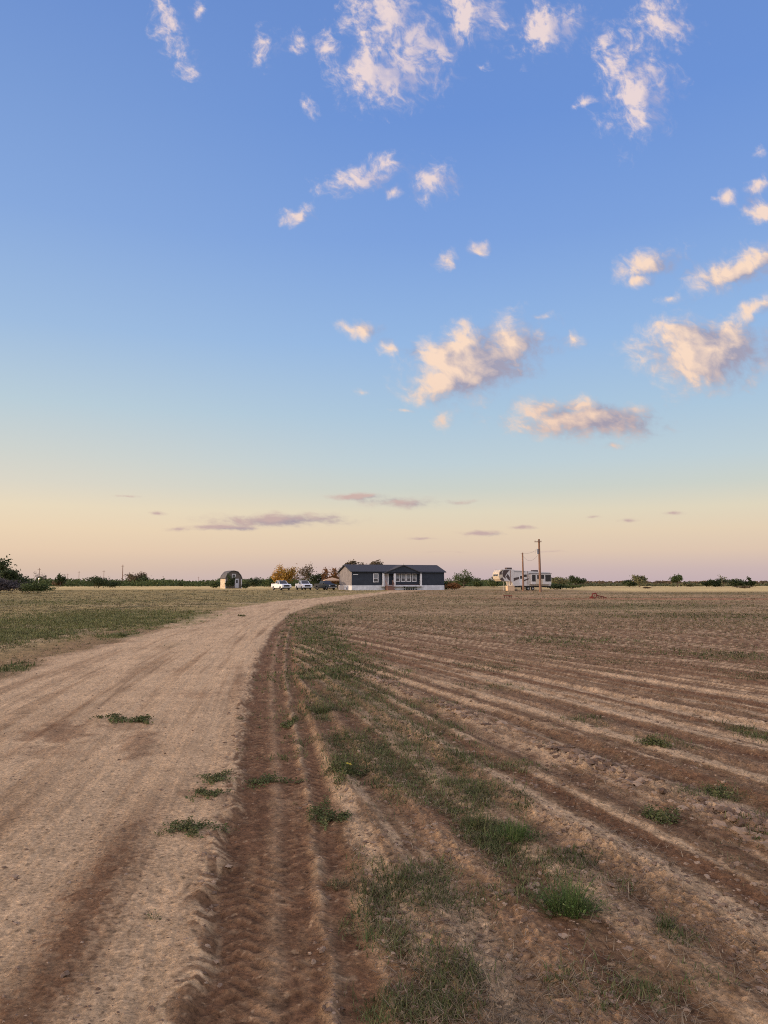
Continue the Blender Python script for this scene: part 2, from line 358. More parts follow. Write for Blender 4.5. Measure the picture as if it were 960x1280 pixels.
class MB:
    def __init__(s): s.bm = bmesh.new()
    def box(s, x0, x1, y0, y1, z0, z1, bevel=0):
        r = bmesh.ops.create_cube(s.bm, size=1)
        M = Matrix.Translation(((x0+x1)/2, (y0+y1)/2, (z0+z1)/2)) @ Matrix.Diagonal((x1-x0, y1-y0, z1-z0, 1))
        bmesh.ops.transform(s.bm, matrix=M, verts=r['verts'])
        if bevel:
            es = list({e for v in r['verts'] for e in v.link_edges})
            bmesh.ops.bevel(s.bm, geom=es, offset=bevel, segments=2, affect='EDGES', profile=.6)
        return s
    def prism(s, poly, a0, a1, axis='y', inset=0, bevel=0):
        """poly of (p,q); axis y -> (p,a,q); axis x -> (a,p,q); axis z -> (p,q,a)"""
        def P(p, q, a): return {'y': (p, a, q), 'x': (a, p, q), 'z': (p, q, a)}[axis]
        A = [s.bm.verts.new(P(p, q, a0)) for p, q in poly]
        B = [s.bm.verts.new(P(p, q, a1)) for p, q in poly]
        n = len(poly); fs = [s.bm.faces.new(A), s.bm.faces.new(B[::-1])]
        for i in range(n):
            j = (i+1) % n; fs.append(s.bm.faces.new((A[j], A[i], B[i], B[j])))
        if bevel:
            es = [e for e in fs[0].edges]+[e for e in fs[1].edges]
            bmesh.ops.bevel(s.bm, geom=es, offset=bevel, segments=2, affect='EDGES')
        return s
    def tube(s, p0, p1, r0, r1=None, n=8, cap=True):
        r1 = r0 if r1 is None else r1
        p0 = Vector(p0); p1 = Vector(p1); d = p1-p0
        q = d.to_track_quat('Z', 'Y').to_matrix().to_4x4()
        r = bmesh.ops.create_cone(s.bm, cap_ends=cap, segments=n, radius1=r0, radius2=max(r1, 1e-4), depth=d.length)
        bmesh.ops.transform(s.bm, matrix=Matrix.Translation((p0+p1)/2) @ q, verts=r['verts'])
        return s
    def path(s, pts, rad, n=6):
        for i in range(len(pts)-1): s.tube(pts[i], pts[i+1], rad[i], rad[i+1], n)
        return s
    def torus(s, c, R0, r, axis='y', n=18, k=8):
        vs = []
        for i in range(n):
            a = 2*math.pi*i/n; row = []
            for j in range(k):
                b = 2*math.pi*j/k; rr = R0+r*math.cos(b); o = r*math.sin(b)
                if axis == 'y': p = (c[0]+rr*math.cos(a), c[1]+o, c[2]+rr*math.sin(a))
                elif axis == 'x': p = (c[0]+o, c[1]+rr*math.cos(a), c[2]+rr*math.sin(a))
                else: p = (c[0]+rr*math.cos(a), c[1]+rr*math.sin(a), c[2]+o)
                row.append(s.bm.verts.new(p))
            vs.append(row)
        for i in range(n):
            for j in range(k):
                s.bm.faces.new((vs[i][j], vs[(i+1)%n][j], vs[(i+1)%n][(j+1)%k], vs[i][(j+1)%k]))
        return s
    def build(s, name, m, parent=None, smooth=False):
        bmesh.ops.recalc_face_normals(s.bm, faces=s.bm.faces)
        me = bpy.data.meshes.new(name); s.bm.to_mesh(me); s.bm.free()
        if smooth:
            for p in me.polygons: p.use_smooth = True
        return link_mesh(name, me, m, parent)

# ------------------------------------------------------------------ GROUND sheet
soil_m = soil_material('soil')
def build_ground():
    inv = np.linspace(1/1.9, 1/135, 900)
    ys = np.concatenate([[-3000,-900,-300,-100,-40,-20,-10,-5,-2.5,-1,0,.7,1.2,1.6], 1/inv,
                         np.geomspace(137, 420, 60), np.geomspace(450, 6500, 26)])
    uc = np.linspace(-.60, .60, 1000)
    side = np.concatenate([np.linspace(.61, .9, 60), np.geomspace(.92, 9, 30)])
    us = np.concatenate([-side[::-1], uc, side])
    w = np.where(ys > 1.6, ys+.8, 2.4)
    X = us[None, :]*w[:, None]; Y = np.repeat(ys[:, None], len(us), 1)
    # outermost columns run out to the horizon
    X[:, 0] = -7000; X[:, -1] = 7000
    X[:, 1] = np.minimum(X[:, 1], -60); X[:, -2] = np.maximum(X[:, -2], 60)
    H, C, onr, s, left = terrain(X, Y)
    near = Y < 1.7
    H = np.where(near & (Y < -60), 0, H)
    V = np.stack([X, Y, H], -1).reshape(-1, 3); C = C.reshape(-1, 3)
    nr, nc = X.shape
    idx = np.arange(nr*nc).reshape(nr, nc)
    q = np.stack([idx[:-1,:-1], idx[:-1,1:], idx[1:,1:], idx[1:,:-1]], -1).reshape(-1, 4)
    fm = lambda A: (A[:-1,:-1]+A[:-1,1:]+A[1:,1:]+A[1:,:-1]).reshape(-1)/4
    Yf = fm(Y); Xf = fm(X); on = fm(onr); sf = fm(s)
    road = (on > .5) & (Yf > -30) & (Yf < 148)
    field = (~road) & (sf > -.3) & (Yf < 150) & (Yf > -30) & (np.abs(Xf) < 130)
    past = (~road) & (~field) & (Yf < 150) & (Yf > -30) & (np.abs(Xf) < 130)
    rest = ~(road | field | past)
    for nm, mk in (('dirt_road', road), ('field', field), ('pasture', past), ('ground', rest)):
        fq = q[mk]; used = np.unique(fq); remap = np.zeros(len(V), np.int32); remap[used] = np.arange(len(used))
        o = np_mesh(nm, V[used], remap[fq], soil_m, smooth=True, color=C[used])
        tag(o, kind='structure')
build_ground()
def gh(x, y):
    return terrain(np.atleast_1d(np.asarray(x, float)), np.atleast_1d(np.asarray(y, float)))[0]
def gz(x, y): return float(gh(x, y)[0])

# ------------------------------------------------------------------ plants made of blades
def ribbons(P, ang, length, lean, width, droop, seg=3):
    """curved tapering blades. P (n,3) bases, ang heading, lean 0 upright..1 flat"""
    n = len(P); t = np.linspace(0, 1, seg+1)
    d = np.stack([np.cos(ang), np.sin(ang)], -1)
    perp = np.stack([-np.sin(ang), np.cos(ang)], -1)
    tilt = lean[:, None]*1.35 + droop[:, None]*t[None]*1.2
    dl = length[:, None]/seg
    hx = np.concatenate([np.zeros((n,1)), np.cumsum(np.sin(tilt[:, :-1])*dl, 1)], 1)
    hz = np.concatenate([np.zeros((n,1)), np.cumsum(np.cos(tilt[:, :-1])*dl, 1)], 1)
    cen = np.zeros((n, seg+1, 3)); cen[..., :2] = P[:, None, :2] + d[:, None]*hx[..., None]; cen[..., 2] = P[:, None, 2]+hz
    wd = width[:, None]*(1-t[None]**1.5*.85)*.5
    a = cen.copy(); b = cen.copy()
    a[..., :2] += perp[:, None]*wd[..., None]; b[..., :2] -= perp[:, None]*wd[..., None]
    V = np.stack([a, b], 2).reshape(-1, 3)
    base = (np.arange(n)*(seg+1)*2)[:, None]
    fs = []
    for k in range(seg):
        fs.append(np.stack([base[:,0]+2*k, base[:,0]+2*k+1, base[:,0]+2*k+3, base[:,0]+2*k+2], -1))
    return V, np.concatenate(fs)
def join(parts):
    V, Fc, o = [], [], 0
    for v, f in parts: V.append(v); Fc.append(f+o); o += len(v)
    return np.concatenate(V), np.concatenate(Fc)
def leaf_quads(C, size, flat=0.0, r=None):
    """small pointed leaf faces at points C"""
    r = r or rng
    n = len(C)
    a = r.normal(size=(n, 3)); a /= np.linalg.norm(a, axis=1, keepdims=True)
    a[:, 2] *= (1-flat); a /= np.linalg.norm(a, axis=1, keepdims=True)
    b = np.cross(a, r.normal(size=(n, 3))); b /= np.linalg.norm(b, axis=1, keepdims=True)
    s = size if np.ndim(size) else np.full(n, size)
    s = s[:, None]
    V = np.stack([C-a*s, C+b*s*.55, C+a*s, C-b*s*.55], 1).reshape(-1, 3)
    return V, np.arange(4*n).reshape(n, 4)

grass_green = leafmat('grass_green', [(.065,.090,.028),(.11,.13,.042),(.17,.16,.065),(.09,.105,.036),(.15,.115,.06)])
grass_bright = leafmat('grass_bright', [(.060,.105,.025),(.095,.155,.036),(.16,.20,.065),(.12,.13,.05)])
weed_dark = leafmat('weed_dark', [(.070,.088,.032),(.10,.122,.042),(.15,.155,.06),(.13,.10,.05)])
grass_dry = leafmat('grass_dry', [(.16,.13,.062),(.25,.19,.10),(.12,.105,.05),(.10,.105,.042)])
straw_m = leafmat('dead_straw', [(.22,.16,.09),(.14,.095,.055),(.33,.25,.15)], .05)

def scatter(umin, umax, vmin, vmax, n):
    u = rng.uniform(umin, umax, n); v = rng.uniform(vmin, vmax, n)
    x, y, z = pix_dir(u, v); k = CAMH/-z
    return x*k, y*k
def grass_field(name, n, vr, dens, blades, hgt, wid, m, label, ur=(-140, 1100), lean=(.15,.7)):
    x, y = scatter(ur[0], ur[1], vr[0], vr[1], n)
    keep = rng.random(n) < dens(x, y)
    x = x[keep]; y = y[keep]
    h, c, onr, s, left = terrain(x, y)
    keep = (onr < .4) | (rng.random(len(x)) < .03)
    x, y, h = x[keep], y[keep], h[keep]
    nn = len(x); sz = np.exp(rng.normal(0, .35, nn))
    X = np.repeat(x, blades); Y = np.repeat(y, blades); Z = np.repeat(h, blades); S = np.repeat(sz, blades)
    m_ = len(X)
    spread = .018*S*(1+.06*Y)
    P = np.stack([X+rng.normal(0, 1, m_)*spread, Y+rng.normal(0, 1, m_)*spread, Z-.004], -1)
    L = hgt(Y)*S*rng.uniform(.5, 1.2, m_)
    W = wid(Y)*rng.uniform(.7, 1.3, m_)
    V, Fc = ribbons(P, rng.uniform(0, 2*math.pi, m_), L, rng.uniform(lean[0], lean[1], m_), W, rng.uniform(.1, .9, m_), 2)
    o = np_mesh(name, V, Fc, m); tag(o, label, 'grass', kind='stuff')
    return o

sfn = lambda x, y: x-roadR(y)
gd = lambda x, y: np.clip(green(x, y)*(.55+.8*fbm(x*4, y*2.5, 3, 301)), 0, 1)
# green growth on both sides of the road
grass_field('green_grass', 120000, (840, 1300), gd, 6, lambda y: .026+.0026*y, lambda y: .0026+.00065*y, grass_green, 'green grass and low weeds growing in the furrows')
grass_field('verge_grass', 80000, (742, 850), gd, 4, lambda y: .045+.0008*y, lambda y: .004+.0011*y, grass_green, 'short green grass beside the bend of the road')
grass_field('pasture_green', 60000, (752, 812), lambda x, y: np.clip(green(x, y)*(sfn(x, y) < -3)*(.55+1.3*fbm(x*.5, y*.35, 4, 99, .6)), 0, .8), 4, lambda y: .045+.0008*y, lambda y: .004+.0009*y, leafmat('pasture_green', [(.13,.135,.045),(.19,.185,.065),(.26,.22,.10)]), 'fresh green grass patch in the pasture left of the road', ur=(-140, 300))
# dry bristle over the tilled field and the pasture
def dd(x, y):
    s = sfn(x, y); n = fbm(x*.8+.2*y, y*.35, 4, 311); n2 = fbm(x*.12, y*.12, 3, 312)
    n = n + .9*fbm(x*.05, y*.28, 4, 97, .6)*sstep(15, 35, y)
    edge_ = np.where(x > 30, sstep(124, 116, y), sstep(165, 150, y)); gg = green(x, y)*(s < -3)
    vg = np.clip((roadL(y)-x-1.2)/1.4, .08, 1)
    return edge_*(1-.85*gg)*np.where(s > .8, np.clip(.08+.22*sstep(15, 45, y)+.6*n+.35*n2, 0, .9), np.where(x < roadL(y), np.clip(.5+.7*n, .1, .9)*vg, 0))
grass_field('dry_grass', 60000, (840, 1300), lambda x, y: dd(x, y)*.5+.5*green(x, y), 4, lambda y: .024+.0015*y, lambda y: .0020+.0005*y, grass_dry, 'sparse dry grass bristle on the tilled soil', lean=(.3,1.0))
grass_field('pasture_grass', 150000, (736, 850), dd, 4, lambda y: .026+.0006*y, lambda y: .003+.0008*y, grass_dry, 'dry brownish grass over the far field')

def litter():
    n = 24000
    x, y = scatter(330, 1100, 850, 1300, n*2)
    s = sfn(x, y); d = np.clip(.25+.9*fbm(x*1.7, y*.8, 3, 321)+.4*green(x, y), 0, 1)
    k = (s > .8) & (rng.random(len(x)) < d); x = x[k]; y = y[k]
    h = gh(x, y); n = len(x)
    P = np.stack([x, y, h+.004], -1)
    V, Fc = ribbons(P, rng.uniform(0, 6.28, n), rng.uniform(.02, .075, n), rng.uniform(.75, 1.12, n), rng.uniform(.0014, .0032, n)*(1+.12*y), rng.uniform(-.35, .35, n), 3)
    tag(np_mesh('dead_stems', V, Fc, straw_m), 'pale dead stems and roots strewn on the tilled soil', 'dead stems', kind='stuff')
litter()

# ------------------------------------------------------------------ clods
clod_m, N, L, b = new_mat('clod_soil')
b.inputs['Roughness'].default_value = .95; b.inputs['Specular IOR Level'].default_value = .08
g = N.new('ShaderNodeNewGeometry'); r = N.new('ShaderNodeValToRGB'); L.new(g.outputs['Random Per Island'], r.inputs[0])
els = r.color_ramp.elements; els.new(.5)
for e, c in zip(els, ((.12,.078,.05,1),(.21,.14,.09,1),(.34,.24,.155,1))): e.color = c
tcn = N.new('ShaderNodeTexCoord'); n = N.new('ShaderNodeTexNoise'); n.inputs['Scale'].default_value = 60; n.inputs['Detail'].default_value = 5
L.new(tcn.outputs['Object'], n.inputs['Vector'])
bp = N.new('ShaderNodeBump'); bp.inputs['Strength'].default_value = .5; bp.inputs['Distance'].default_value = .01
L.new(n.outputs['Fac'], bp.inputs['Height']); L.new(bp.outputs[0], b.inputs['Normal'])
L.new(r.outputs[0], b.inputs['Base Color'])

def ico(sub, seed):
    bm = bmesh.new(); bmesh.ops.create_icosphere(bm, subdivisions=sub, radius=1)
    V = np.array([v.co[:] for v in bm.verts]); Fc = np.array([[v.index for v in f.verts] for f in bm.faces]); bm.free()
    k = 1 + .5*perlin(V[:,0]*1.3+seed*7, V[:,1]*1.3+V[:,2]*1.3, seed) + .45*perlin(V[:,0]*2.6, V[:,2]*3.3+V[:,1]*2+seed*3, seed+5)
    return V*k[:, None], Fc
protos = [ico(2, i+3) for i in range(10)]
def clods(name, x, y, size, label):
    h = gh(x, y); parts = []
    order = rng.integers(0, 10, len(x))
    for pi in range(10):
        k = order == pi; n = k.sum()
        if not n: continue
        V, Fc = protos[pi]
        a = rng.uniform(0, 6.28, n); ca, sa = np.cos(a), np.sin(a)
        sc3 = size[k][:, None]*rng.uniform(.65, 1.25, (n, 3))*np.array([1, 1, .62])
        W = V[None]*sc3[:, None]
        X = W[..., 0]*ca[:, None]-W[..., 1]*sa[:, None]; Yy = W[..., 0]*sa[:, None]+W[..., 1]*ca[:, None]
        W = np.stack([X+x[k][:, None], Yy+y[k][:, None], W[..., 2]+(h[k]-size[k]*.05)[:, None]], -1)
        parts.append((W.reshape(-1, 3), (Fc[None]+(np.arange(n)*len(V))[:, None, None]).reshape(-1, 3)))
    V, Fc = join(parts)
    tag(np_mesh(name, V, Fc, clod_m), label, 'soil clods', kind='stuff')
def clod_sites():
    x, y = scatter(250, 1100, 800, 1300, 130000)
    s = sfn(x, y); c = furrow_c(x, y); w = np.zeros_like(x)
    for (cc, ww, aa) in ((3.62,.15,1.0),(2.30,.15,.42),(1.42,.13,.42),(5.0,.15,.30),(6.9,.2,.25)):
        w = np.maximum(w, aa*bell(c, cc, ww)*np.clip(.55+perlin(y*.9, c*0+cc, 56), .1, 1))
    w = np.maximum(w, .11*(s > .85)*(1+2.4*fbm(x*1.3, y*.8, 3, 331)))
    w = np.maximum(w, .10*bell(s, -.02, .10)); w = np.maximum(w, .10*bell(s, .60, .05))
    k = rng.random(len(x)) < w*.35
    x, y = x[k], y[k]; n = len(x)
    base = .0042+.0011*np.clip(y, 2, 16)
    cl = bell(furrow_c(x, y), 3.62, .25)
    return x, y, base*np.exp(rng.normal(0, .55, n))*(1+1.3*cl)
cx_, cy_, cs_ = clod_sites()
cs_ = np.minimum(cs_, np.where(np.abs(furrow_c(cx_, cy_)-3.62) < .25, .05, .020))
clods('soil_clods', cx_, cy_, cs_, 'crumbled soil clods in lines along the plough furrows')
x, y = scatter(-60, 330, 820, 1300, 900); k = (sfn(x, y) < 0) & (x > roadL(y)); x = x[k]; y = y[k]
clods('road_pebbles', x, y, np.minimum(.003*np.exp(rng.normal(0, .5, len(x)))*(1+.12*y), .018), 'tiny stones and crumbs on the dirt road')

# ------------------------------------------------------------------ single weed clumps (each a thing)
def weed(name, u, v, wpx, hm, m, label, n=90, kind='tuft', seed=0, group=None, dpx=None):
    """one clump; wpx = width in photo pixels, hm = height in metres"""
    x, y = ground(u, v); rad = wpx/2/F*y
    ry = rad if dpx is None else dpx/2*y*y/1540
    root = empty(name, (x, y, gz(x, y))); r = np.random.default_rng(seed+5)
    parts = []
    a = r.uniform(0, 6.28, n); q = np.sqrt(r.random(n))*.8*(1+.45*np.sin(a*2+seed)*.6+.3*np.sin(a*5+seed*2))
    bx = np.cos(a)*q*rad*.75; by = np.sin(a)*q*ry*.75
    z = gh(x+bx, y+by)-root.location.z
    P = np.stack([bx, by, z-.004], -1)
    out = np.arctan2(by, bx)+r.normal(0, .7, n)
    if kind == 'tuft':
        V, Fc = ribbons(P, out, hm*np.exp(r.normal(-.15, .38, n)), np.clip(.1+q*.55+r.normal(0,.15,n),0,1.1), np.full(n, max(.0035, .00075*y)), r.uniform(.1, .8, n), 3)
        parts.append((V, Fc))
        C = P + np.stack([np.cos(out)*hm*.3, np.sin(out)*hm*.3, hm*r.uniform(.1, .8, n)], -1)
        parts.append(leaf_quads(C[:n//2]+r.normal(0, hm*.22, (n//2, 3))*[1, 1, .5], max(.006, .0010*y)*r.uniform(.5,1.5,n//2), .3, r))
    else:   # creeping: flat runners with little leaves
        arm = r.integers(0, 7, n); aa = r.uniform(0, 6.28, 7); al = r.uniform(.5, 1.3, 7)
        tq = r.random(n)*al[arm]
        P[:, 0] = np.cos(aa[arm])*tq*rad*.8 + r.normal(0, .05, n)*rad; P[:, 1] = np.sin(aa[arm])*tq*ry*.9 + r.normal(0, .08, n)*ry
        P[:, 2] = gh(x+P[:, 0], y+P[:, 1])-root.location.z-.003; out = aa[arm]+r.normal(0, .8, n)
        L = r.uniform(.12, .42, n)*rad
        V, Fc = ribbons(P, out, L, r.uniform(.8, 1.05, n), np.full(n, max(.003, .0006*y)), r.uniform(-.3, .1, n), 3)
        parts.append((V, Fc))
        k = 5; t = r.random((n, k))
        C = P[:, None] + np.stack([np.cos(out), np.sin(out), out*0], -1)[:, None]*(t*L[:, None])[..., None]
        C = C.reshape(-1, 3) + r.normal(0, .012, (n*k, 3)); C[:, 2] = np.abs(C[:, 2]-P[:,2].repeat(k))*.9+P[:,2].repeat(k)+.008+hm*r.random(n*k)**2
        parts.append(leaf_quads(C, max(.009, .0016*y)*r.uniform(.6, 1.3, n*k), .55, r))
    V, Fc = join(parts)
    np_mesh('foliage', V, Fc, m, root)
    tag(root, label, 'weed', group)
    return root
weed('grass_tuft', 712, 1137, 74, .13, grass_bright, 'round bright green grass tuft alone on bare brown soil', 620, 'tuft', 1)
weed('grass_tuft', 642, 1048, 62, .10, grass_bright, 'dense fresh green grass tuft at the near end of the long weedy strip', 330, 'tuft', 2)
weed('grass_tuft', 597, 1030, 58, .09, grass_green, 'loose olive green grass tuft left of a denser fresh green one', 260, 'tuft', 3)
weed('creeping_weed', 240, 1037, 84, .02, weed_dark, 'flat dark green weed mat on the road edge, nearest of the road weeds', 190, 'creep', 4, dpx=24)
weed('creeping_weed', 258, 993, 56, .012, weed_dark, 'small thin weed mat on the road between two longer ones', 90, 'creep', 5, dpx=12)
weed('creeping_weed', 268, 973, 62, .015, weed_dark, 'flat green weed mat on the road edge touching the dark wheel band', 110, 'creep', 6, dpx=12)
weed('creeping_weed', 334, 973, 78, .015, weed_dark, 'long thin weed runner lying across the dark wheel track', 120, 'creep', 7, dpx=14)
weed('creeping_weed', 140, 899, 66, .012, weed_dark, 'sparse greyish weed mat in the middle of the dirt road', 90, 'creep', 8, dpx=11)
weed('creeping_weed', 176, 903, 34, .03, grass_green, 'small bushy green weed on the road beside a dark damp patch', 120, 'creep', 9, dpx=12)
weed('leafy_weed', 192, 1145, 26, .035, weed_dark, 'tiny lone weed sprig on pale bare dirt of the road', 22, 'tuft', 10)
weed('leafy_weed', 404, 1020, 40, .06, weed_dark, 'dark leafy weed clump on the ridge right of the wheel band', 230, 'creep', 11, dpx=38)
weed('leafy_weed', 430, 1022, 34, .02, weed_dark, 'small dark weed runner to the right of the dark leafy clump', 60, 'creep', 12, dpx=12)
weed('leafy_weed', 402, 890, 40, .10, grass_green, 'tall green weed clump beside the wheel band, ahead of the yellow flower', 230, 'tuft', 13)
weed('leafy_weed', 362, 902, 26, .04, grass_green, 'low green weed reaching into the dark wheel band', 70, 'creep', 14, dpx=10)
fw = weed('flowering_weed', 434, 970, 44, .07, grass_green, 'leafy green weed with small yellow blossoms at the patch edge', 240, 'creep', 15, dpx=26)
weed('grass_tuft', 820, 1018, 62, .06, grass_green, 'low green grass clump on a pale furrow at the right', 210, 'creep', 16, dpx=20)
weed('grass_tuft', 892, 990, 50, .05, grass_green, 'thin olive grass clump beyond the low clump on the pale furrow', 130, 'creep', 17, dpx=16)
weed('grass_tuft', 822, 932, 46, .05, grass_green, 'small green clump at the edge of the line of clods', 120, 'creep', 18, dpx=12)
weed('leafy_weed', 833, 1160, 20, .09, weed_dark, 'upright thin weed right of the bright round tuft', 46, 'tuft', 19)
weed('grass_tuft', 420, 1100, 36, .05, grass_dry, 'dry brownish grass tuft on the ridge between wheel tracks', 120, 'tuft', 20)
weed('leafy_weed', 302, 770, 10, .10, grass_green, 'small green shrublet on gravel at the left road edge', 60, 'tuft', 21)
weed('leafy_weed', 152, 796, 14, .12, grass_green, 'little green clump on the gravel left of the road', 90, 'tuft', 22)
weed('leafy_weed', 300, 898, 14, .03, grass_dry, 'pale dry sprig on the road beside the dark wheel band', 40, 'tuft', 23)
yellow = mat('yellow_petal', (.62,.45,.03), .6, .1, 40)
r_ = np.random.default_rng(3); mb = MB()
for i in range(4):
    c = Vector((r_.uniform(-.005,.05), r_.uniform(-.03,.05), .085+r_.uniform(-.01,.015)))
    for k in range(5):
        a = k*2*math.pi/5
        d = Vector((math.cos(a), math.sin(a), .25)); e = Vector((-math.sin(a), math.cos(a), 0))
        q = [c, c+d*.008+e*.005, c+d*.016, c+d*.008-e*.005]
        mb.bm.faces.new([mb.bm.verts.new(p) for p in q])
mb.build('yellow_flower', yellow, fw)

# ------------------------------------------------------------------ trees
bark = mat('bark', (.10,.075,.058), .9, .3, 4, bump=.4)
LM = {
 'dark': leafmat('leaf_dark', [(.028,.042,.018),(.045,.062,.025),(.07,.085,.035)]),
 'green': leafmat('leaf_green', [(.045,.065,.022),(.07,.095,.032),(.11,.13,.05)]),
 'pale': leafmat('leaf_pale', [(.10,.11,.05),(.15,.15,.075),(.20,.18,.09)]),
 'orange': leafmat('leaf_orange', [(.26,.13,.03),(.42,.22,.04),(.50,.31,.07),(.18,.14,.04)]),
 'rust': leafmat('leaf_rust', [(.20,.09,.035),(.30,.13,.045),(.13,.09,.035)]),
 'brown': leafmat('leaf_brown', [(.12,.088,.05),(.16,.115,.065),(.10,.082,.045)]),
 'grey': leafmat('leaf_grey', [(.075,.062,.06),(.10,.085,.08),(.06,.05,.045)]),
}
def tree(name, x, y, h, w, leaf, label, cat='tree', seed=0, nleaf=1300, trunk=.28, leafsize=.2, gaps=.5, group=None, bare=False, sink=0):
    r = np.random.default_rng(seed*13+1); rr = random.Random(seed)
    root = empty(name, (x, y, gz(x, y)-sink))
    mb = MB(); tips = []
    stems = 1 if trunk > .15 else 4
    for s_ in range(stems):
        ox, oy = (0, 0) if stems == 1 else (rr.uniform(-.15,.15)*w, rr.uniform(-.15,.15)*w)
        t0 = h*trunk; r0 = max(.05, .028*h)/math.sqrt(stems)
        top = Vector((ox+rr.uniform(-.05,.05)*w, oy, t0))
        mb.path([(ox*.4, oy*.4, -.1), ((ox+top.x)*.5*.8, oy*.7, t0*.5), top], [r0*1.25, r0, r0*.85], 7)
        nb = 7 if stems == 1 else 3
        for i in range(nb):
            a = i*2.4+rr.uniform(-.4,.4); el = rr.uniform(.35, 1.25)
            ln = rr.uniform(.6, 1)*math.hypot(math.cos(el)*w*.5, math.sin(el)*(h-t0))
            p1 = top+Vector((math.cos(a)*math.cos(el)*ln*.5, math.sin(a)*math.cos(el)*ln*.5, math.sin(el)*ln*.42))
            p2 = top+Vector((math.cos(a+.2)*math.cos(el)*ln*.92, math.sin(a+.2)*math.cos(el)*ln*.92, math.sin(el)*ln*.86))
            mb.path([top, p1, p2], [r0*.6, r0*.32, r0*.1], 5); tips += [p1, p2, p2]
            for k in range(3):
                q = p1.lerp(p2, rr.random())+Vector((rr.uniform(-.16,.16)*w, rr.uniform(-.16,.16)*w, rr.uniform(-.02,.14)*h))
                mb.tube(p1.lerp(p2, rr.random()*.7), q, r0*.18, r0*.05, 4); tips.append(q)
    tk = mb.build('trunk', bark, root)
    T = np.array([t[:] for t in tips])
    T[:, 2] = np.clip(T[:, 2], h*.18, h*.93)
    k = r.integers(0, len(T), nleaf)
    C = T[k] + r.normal(0, 1, (nleaf, 3))*np.array([w*.085, w*.085, h*.07])*(.7+gaps*.6)
    C[:, 2] = np.clip(C[:, 2], .04*h, h*1.02)
    fx_ = float(np.clip(w*.5/np.percentile(np.abs(C[:, 0]), 96), .7, 2.6)); fz_ = float(np.clip(h/np.percentile(C[:, 2], 99.3), .8, 1.6))
    C = C*np.array([fx_, fx_, fz_]); tk.data.transform(Matrix.Diagonal((fx_, fx_, fz_, 1)))
    V, Fc = leaf_quads(C, leafsize*r.uniform(.6, 1.3, nleaf)*(1+.25*(fx_-1)), .15, r)
    np_mesh('crown', V, Fc, LM[leaf], root)
    tag(root, label, cat, group)
    return root
def at(u, Y): return (u-CX)/F*Y     # x for a photo column at distance Y
def top_z(v, Y): return CAMH + (727.5-v)/F*Y
def T(name, u, Y, vtop, wpx, leaf, label, **k):
    return tree(name, at(u, Y), Y, top_z(vtop, Y), wpx/F*Y, leaf, label, **k)
def bush(u, Y, vtop, wpx, leaf, label, **k):
    k.setdefault('trunk', .08); k.setdefault('nleaf', 900); k.setdefault('leafsize', .16)
    return T('bush', u, Y, vtop, wpx, leaf, label, cat='bush', **k)

T('tree', -6, 190, 698, 40, 'dark', 'tall dark spreading tree at the far left edge', seed=1, nleaf=2200, gaps=.5, trunk=.35, leafsize=.28)
T('tree', 8, 150, 714, 44, 'dark', 'round dense dark green tree in front of the tall spreading one', seed=2, nleaf=6000, trunk=.16, leafsize=.22)
T('tree', -22, 160, 706, 40, 'dark', 'dark green tree at the very left border', seed=3, nleaf=1800)
bush(8, 112, 724, 56, 'grey', 'dark grey brown brush heap at the left edge', seed=4, nleaf=6000, leafsize=.13)
bush(-24, 110, 722, 50, 'grey', 'grey brown brush heap cut by the left border', seed=5, nleaf=2600, leafsize=.12)
bush(44, 108, 729, 38, 'green', 'low green bush beside the grey brush heap', seed=6, nleaf=2600, leafsize=.10)
bush(33, 113, 730, 26, 'dark', 'low dark bush between the grey heap and the green bush', seed=7, nleaf=1500, leafsize=.1)
T('tree', 52, 290, 715, 14, 'grey', 'half bare greyish tree left of the line of far poles', seed=8, nleaf=260, gaps=1)
bush(54, 280, 721, 17, 'dark', 'dark bush under the half bare tree', seed=9, leafsize=.3)
T('tree', 77, 260, 718, 11, 'dark', 'small round dark tree standing alone on the pale strip', seed=10, nleaf=700, leafsize=.28)
bush(73, 262, 726, 16, 'brown', 'brownish bush at the foot of the small round tree', seed=11, leafsize=.25)
bush(124, 205, 721, 26, 'dark', 'wide dark bush beneath a far pole', seed=12, nleaf=1500, leafsize=.2)
bush(141, 215, 726, 18, 'dark', 'low dark bush touching the wide dark one', seed=13, leafsize=.2)
T('tree', 170, 330, 716, 22, 'brown', 'wide brownish domed tree rising above the brush line', seed=14, nleaf=1300, leafsize=.32, trunk=.2)
T('tree', 180, 325, 719, 14, 'dark', 'small dark tree leaning on the brownish domed tree', seed=15, nleaf=700, leafsize=.3)
T('tree', 355, 178, 708, 27, 'orange', 'bright orange autumn tree behind the first white pickup', seed=16, nleaf=2800, trunk=.2, leafsize=.2)
T('tree', 381, 185, 706, 24, 'brown', 'brown half bare tree behind the second white pickup', seed=17, nleaf=1000, trunk=.3, gaps=.7)
bush(396, 183, 717, 20, 'dark', 'dark green bush between the brown tree and the rust tree', seed=18, nleaf=1300, leafsize=.2)
T('tree', 412, 180, 710, 18, 'rust', 'rust coloured tree behind the tan canopy', seed=19, nleaf=1500, trunk=.2)
T('tree', 422, 186, 714, 16, 'rust', 'small rust tree against the house gable', seed=20, nleaf=900)
T('tree', 444, 185, 702.5, 30, 'brown', 'brown tree crown showing above the left end of the roof', seed=21, nleaf=4200, gaps=.3, leafsize=.27)
T('tree', 463, 190, 703, 32, 'brown', 'olive brown tree crown above the roof left of its ridge middle', seed=22, nleaf=4600, gaps=.3, leafsize=.27)
bush(338, 230, 721, 16, 'green', 'green bush left of the orange tree', seed=23, leafsize=.22)
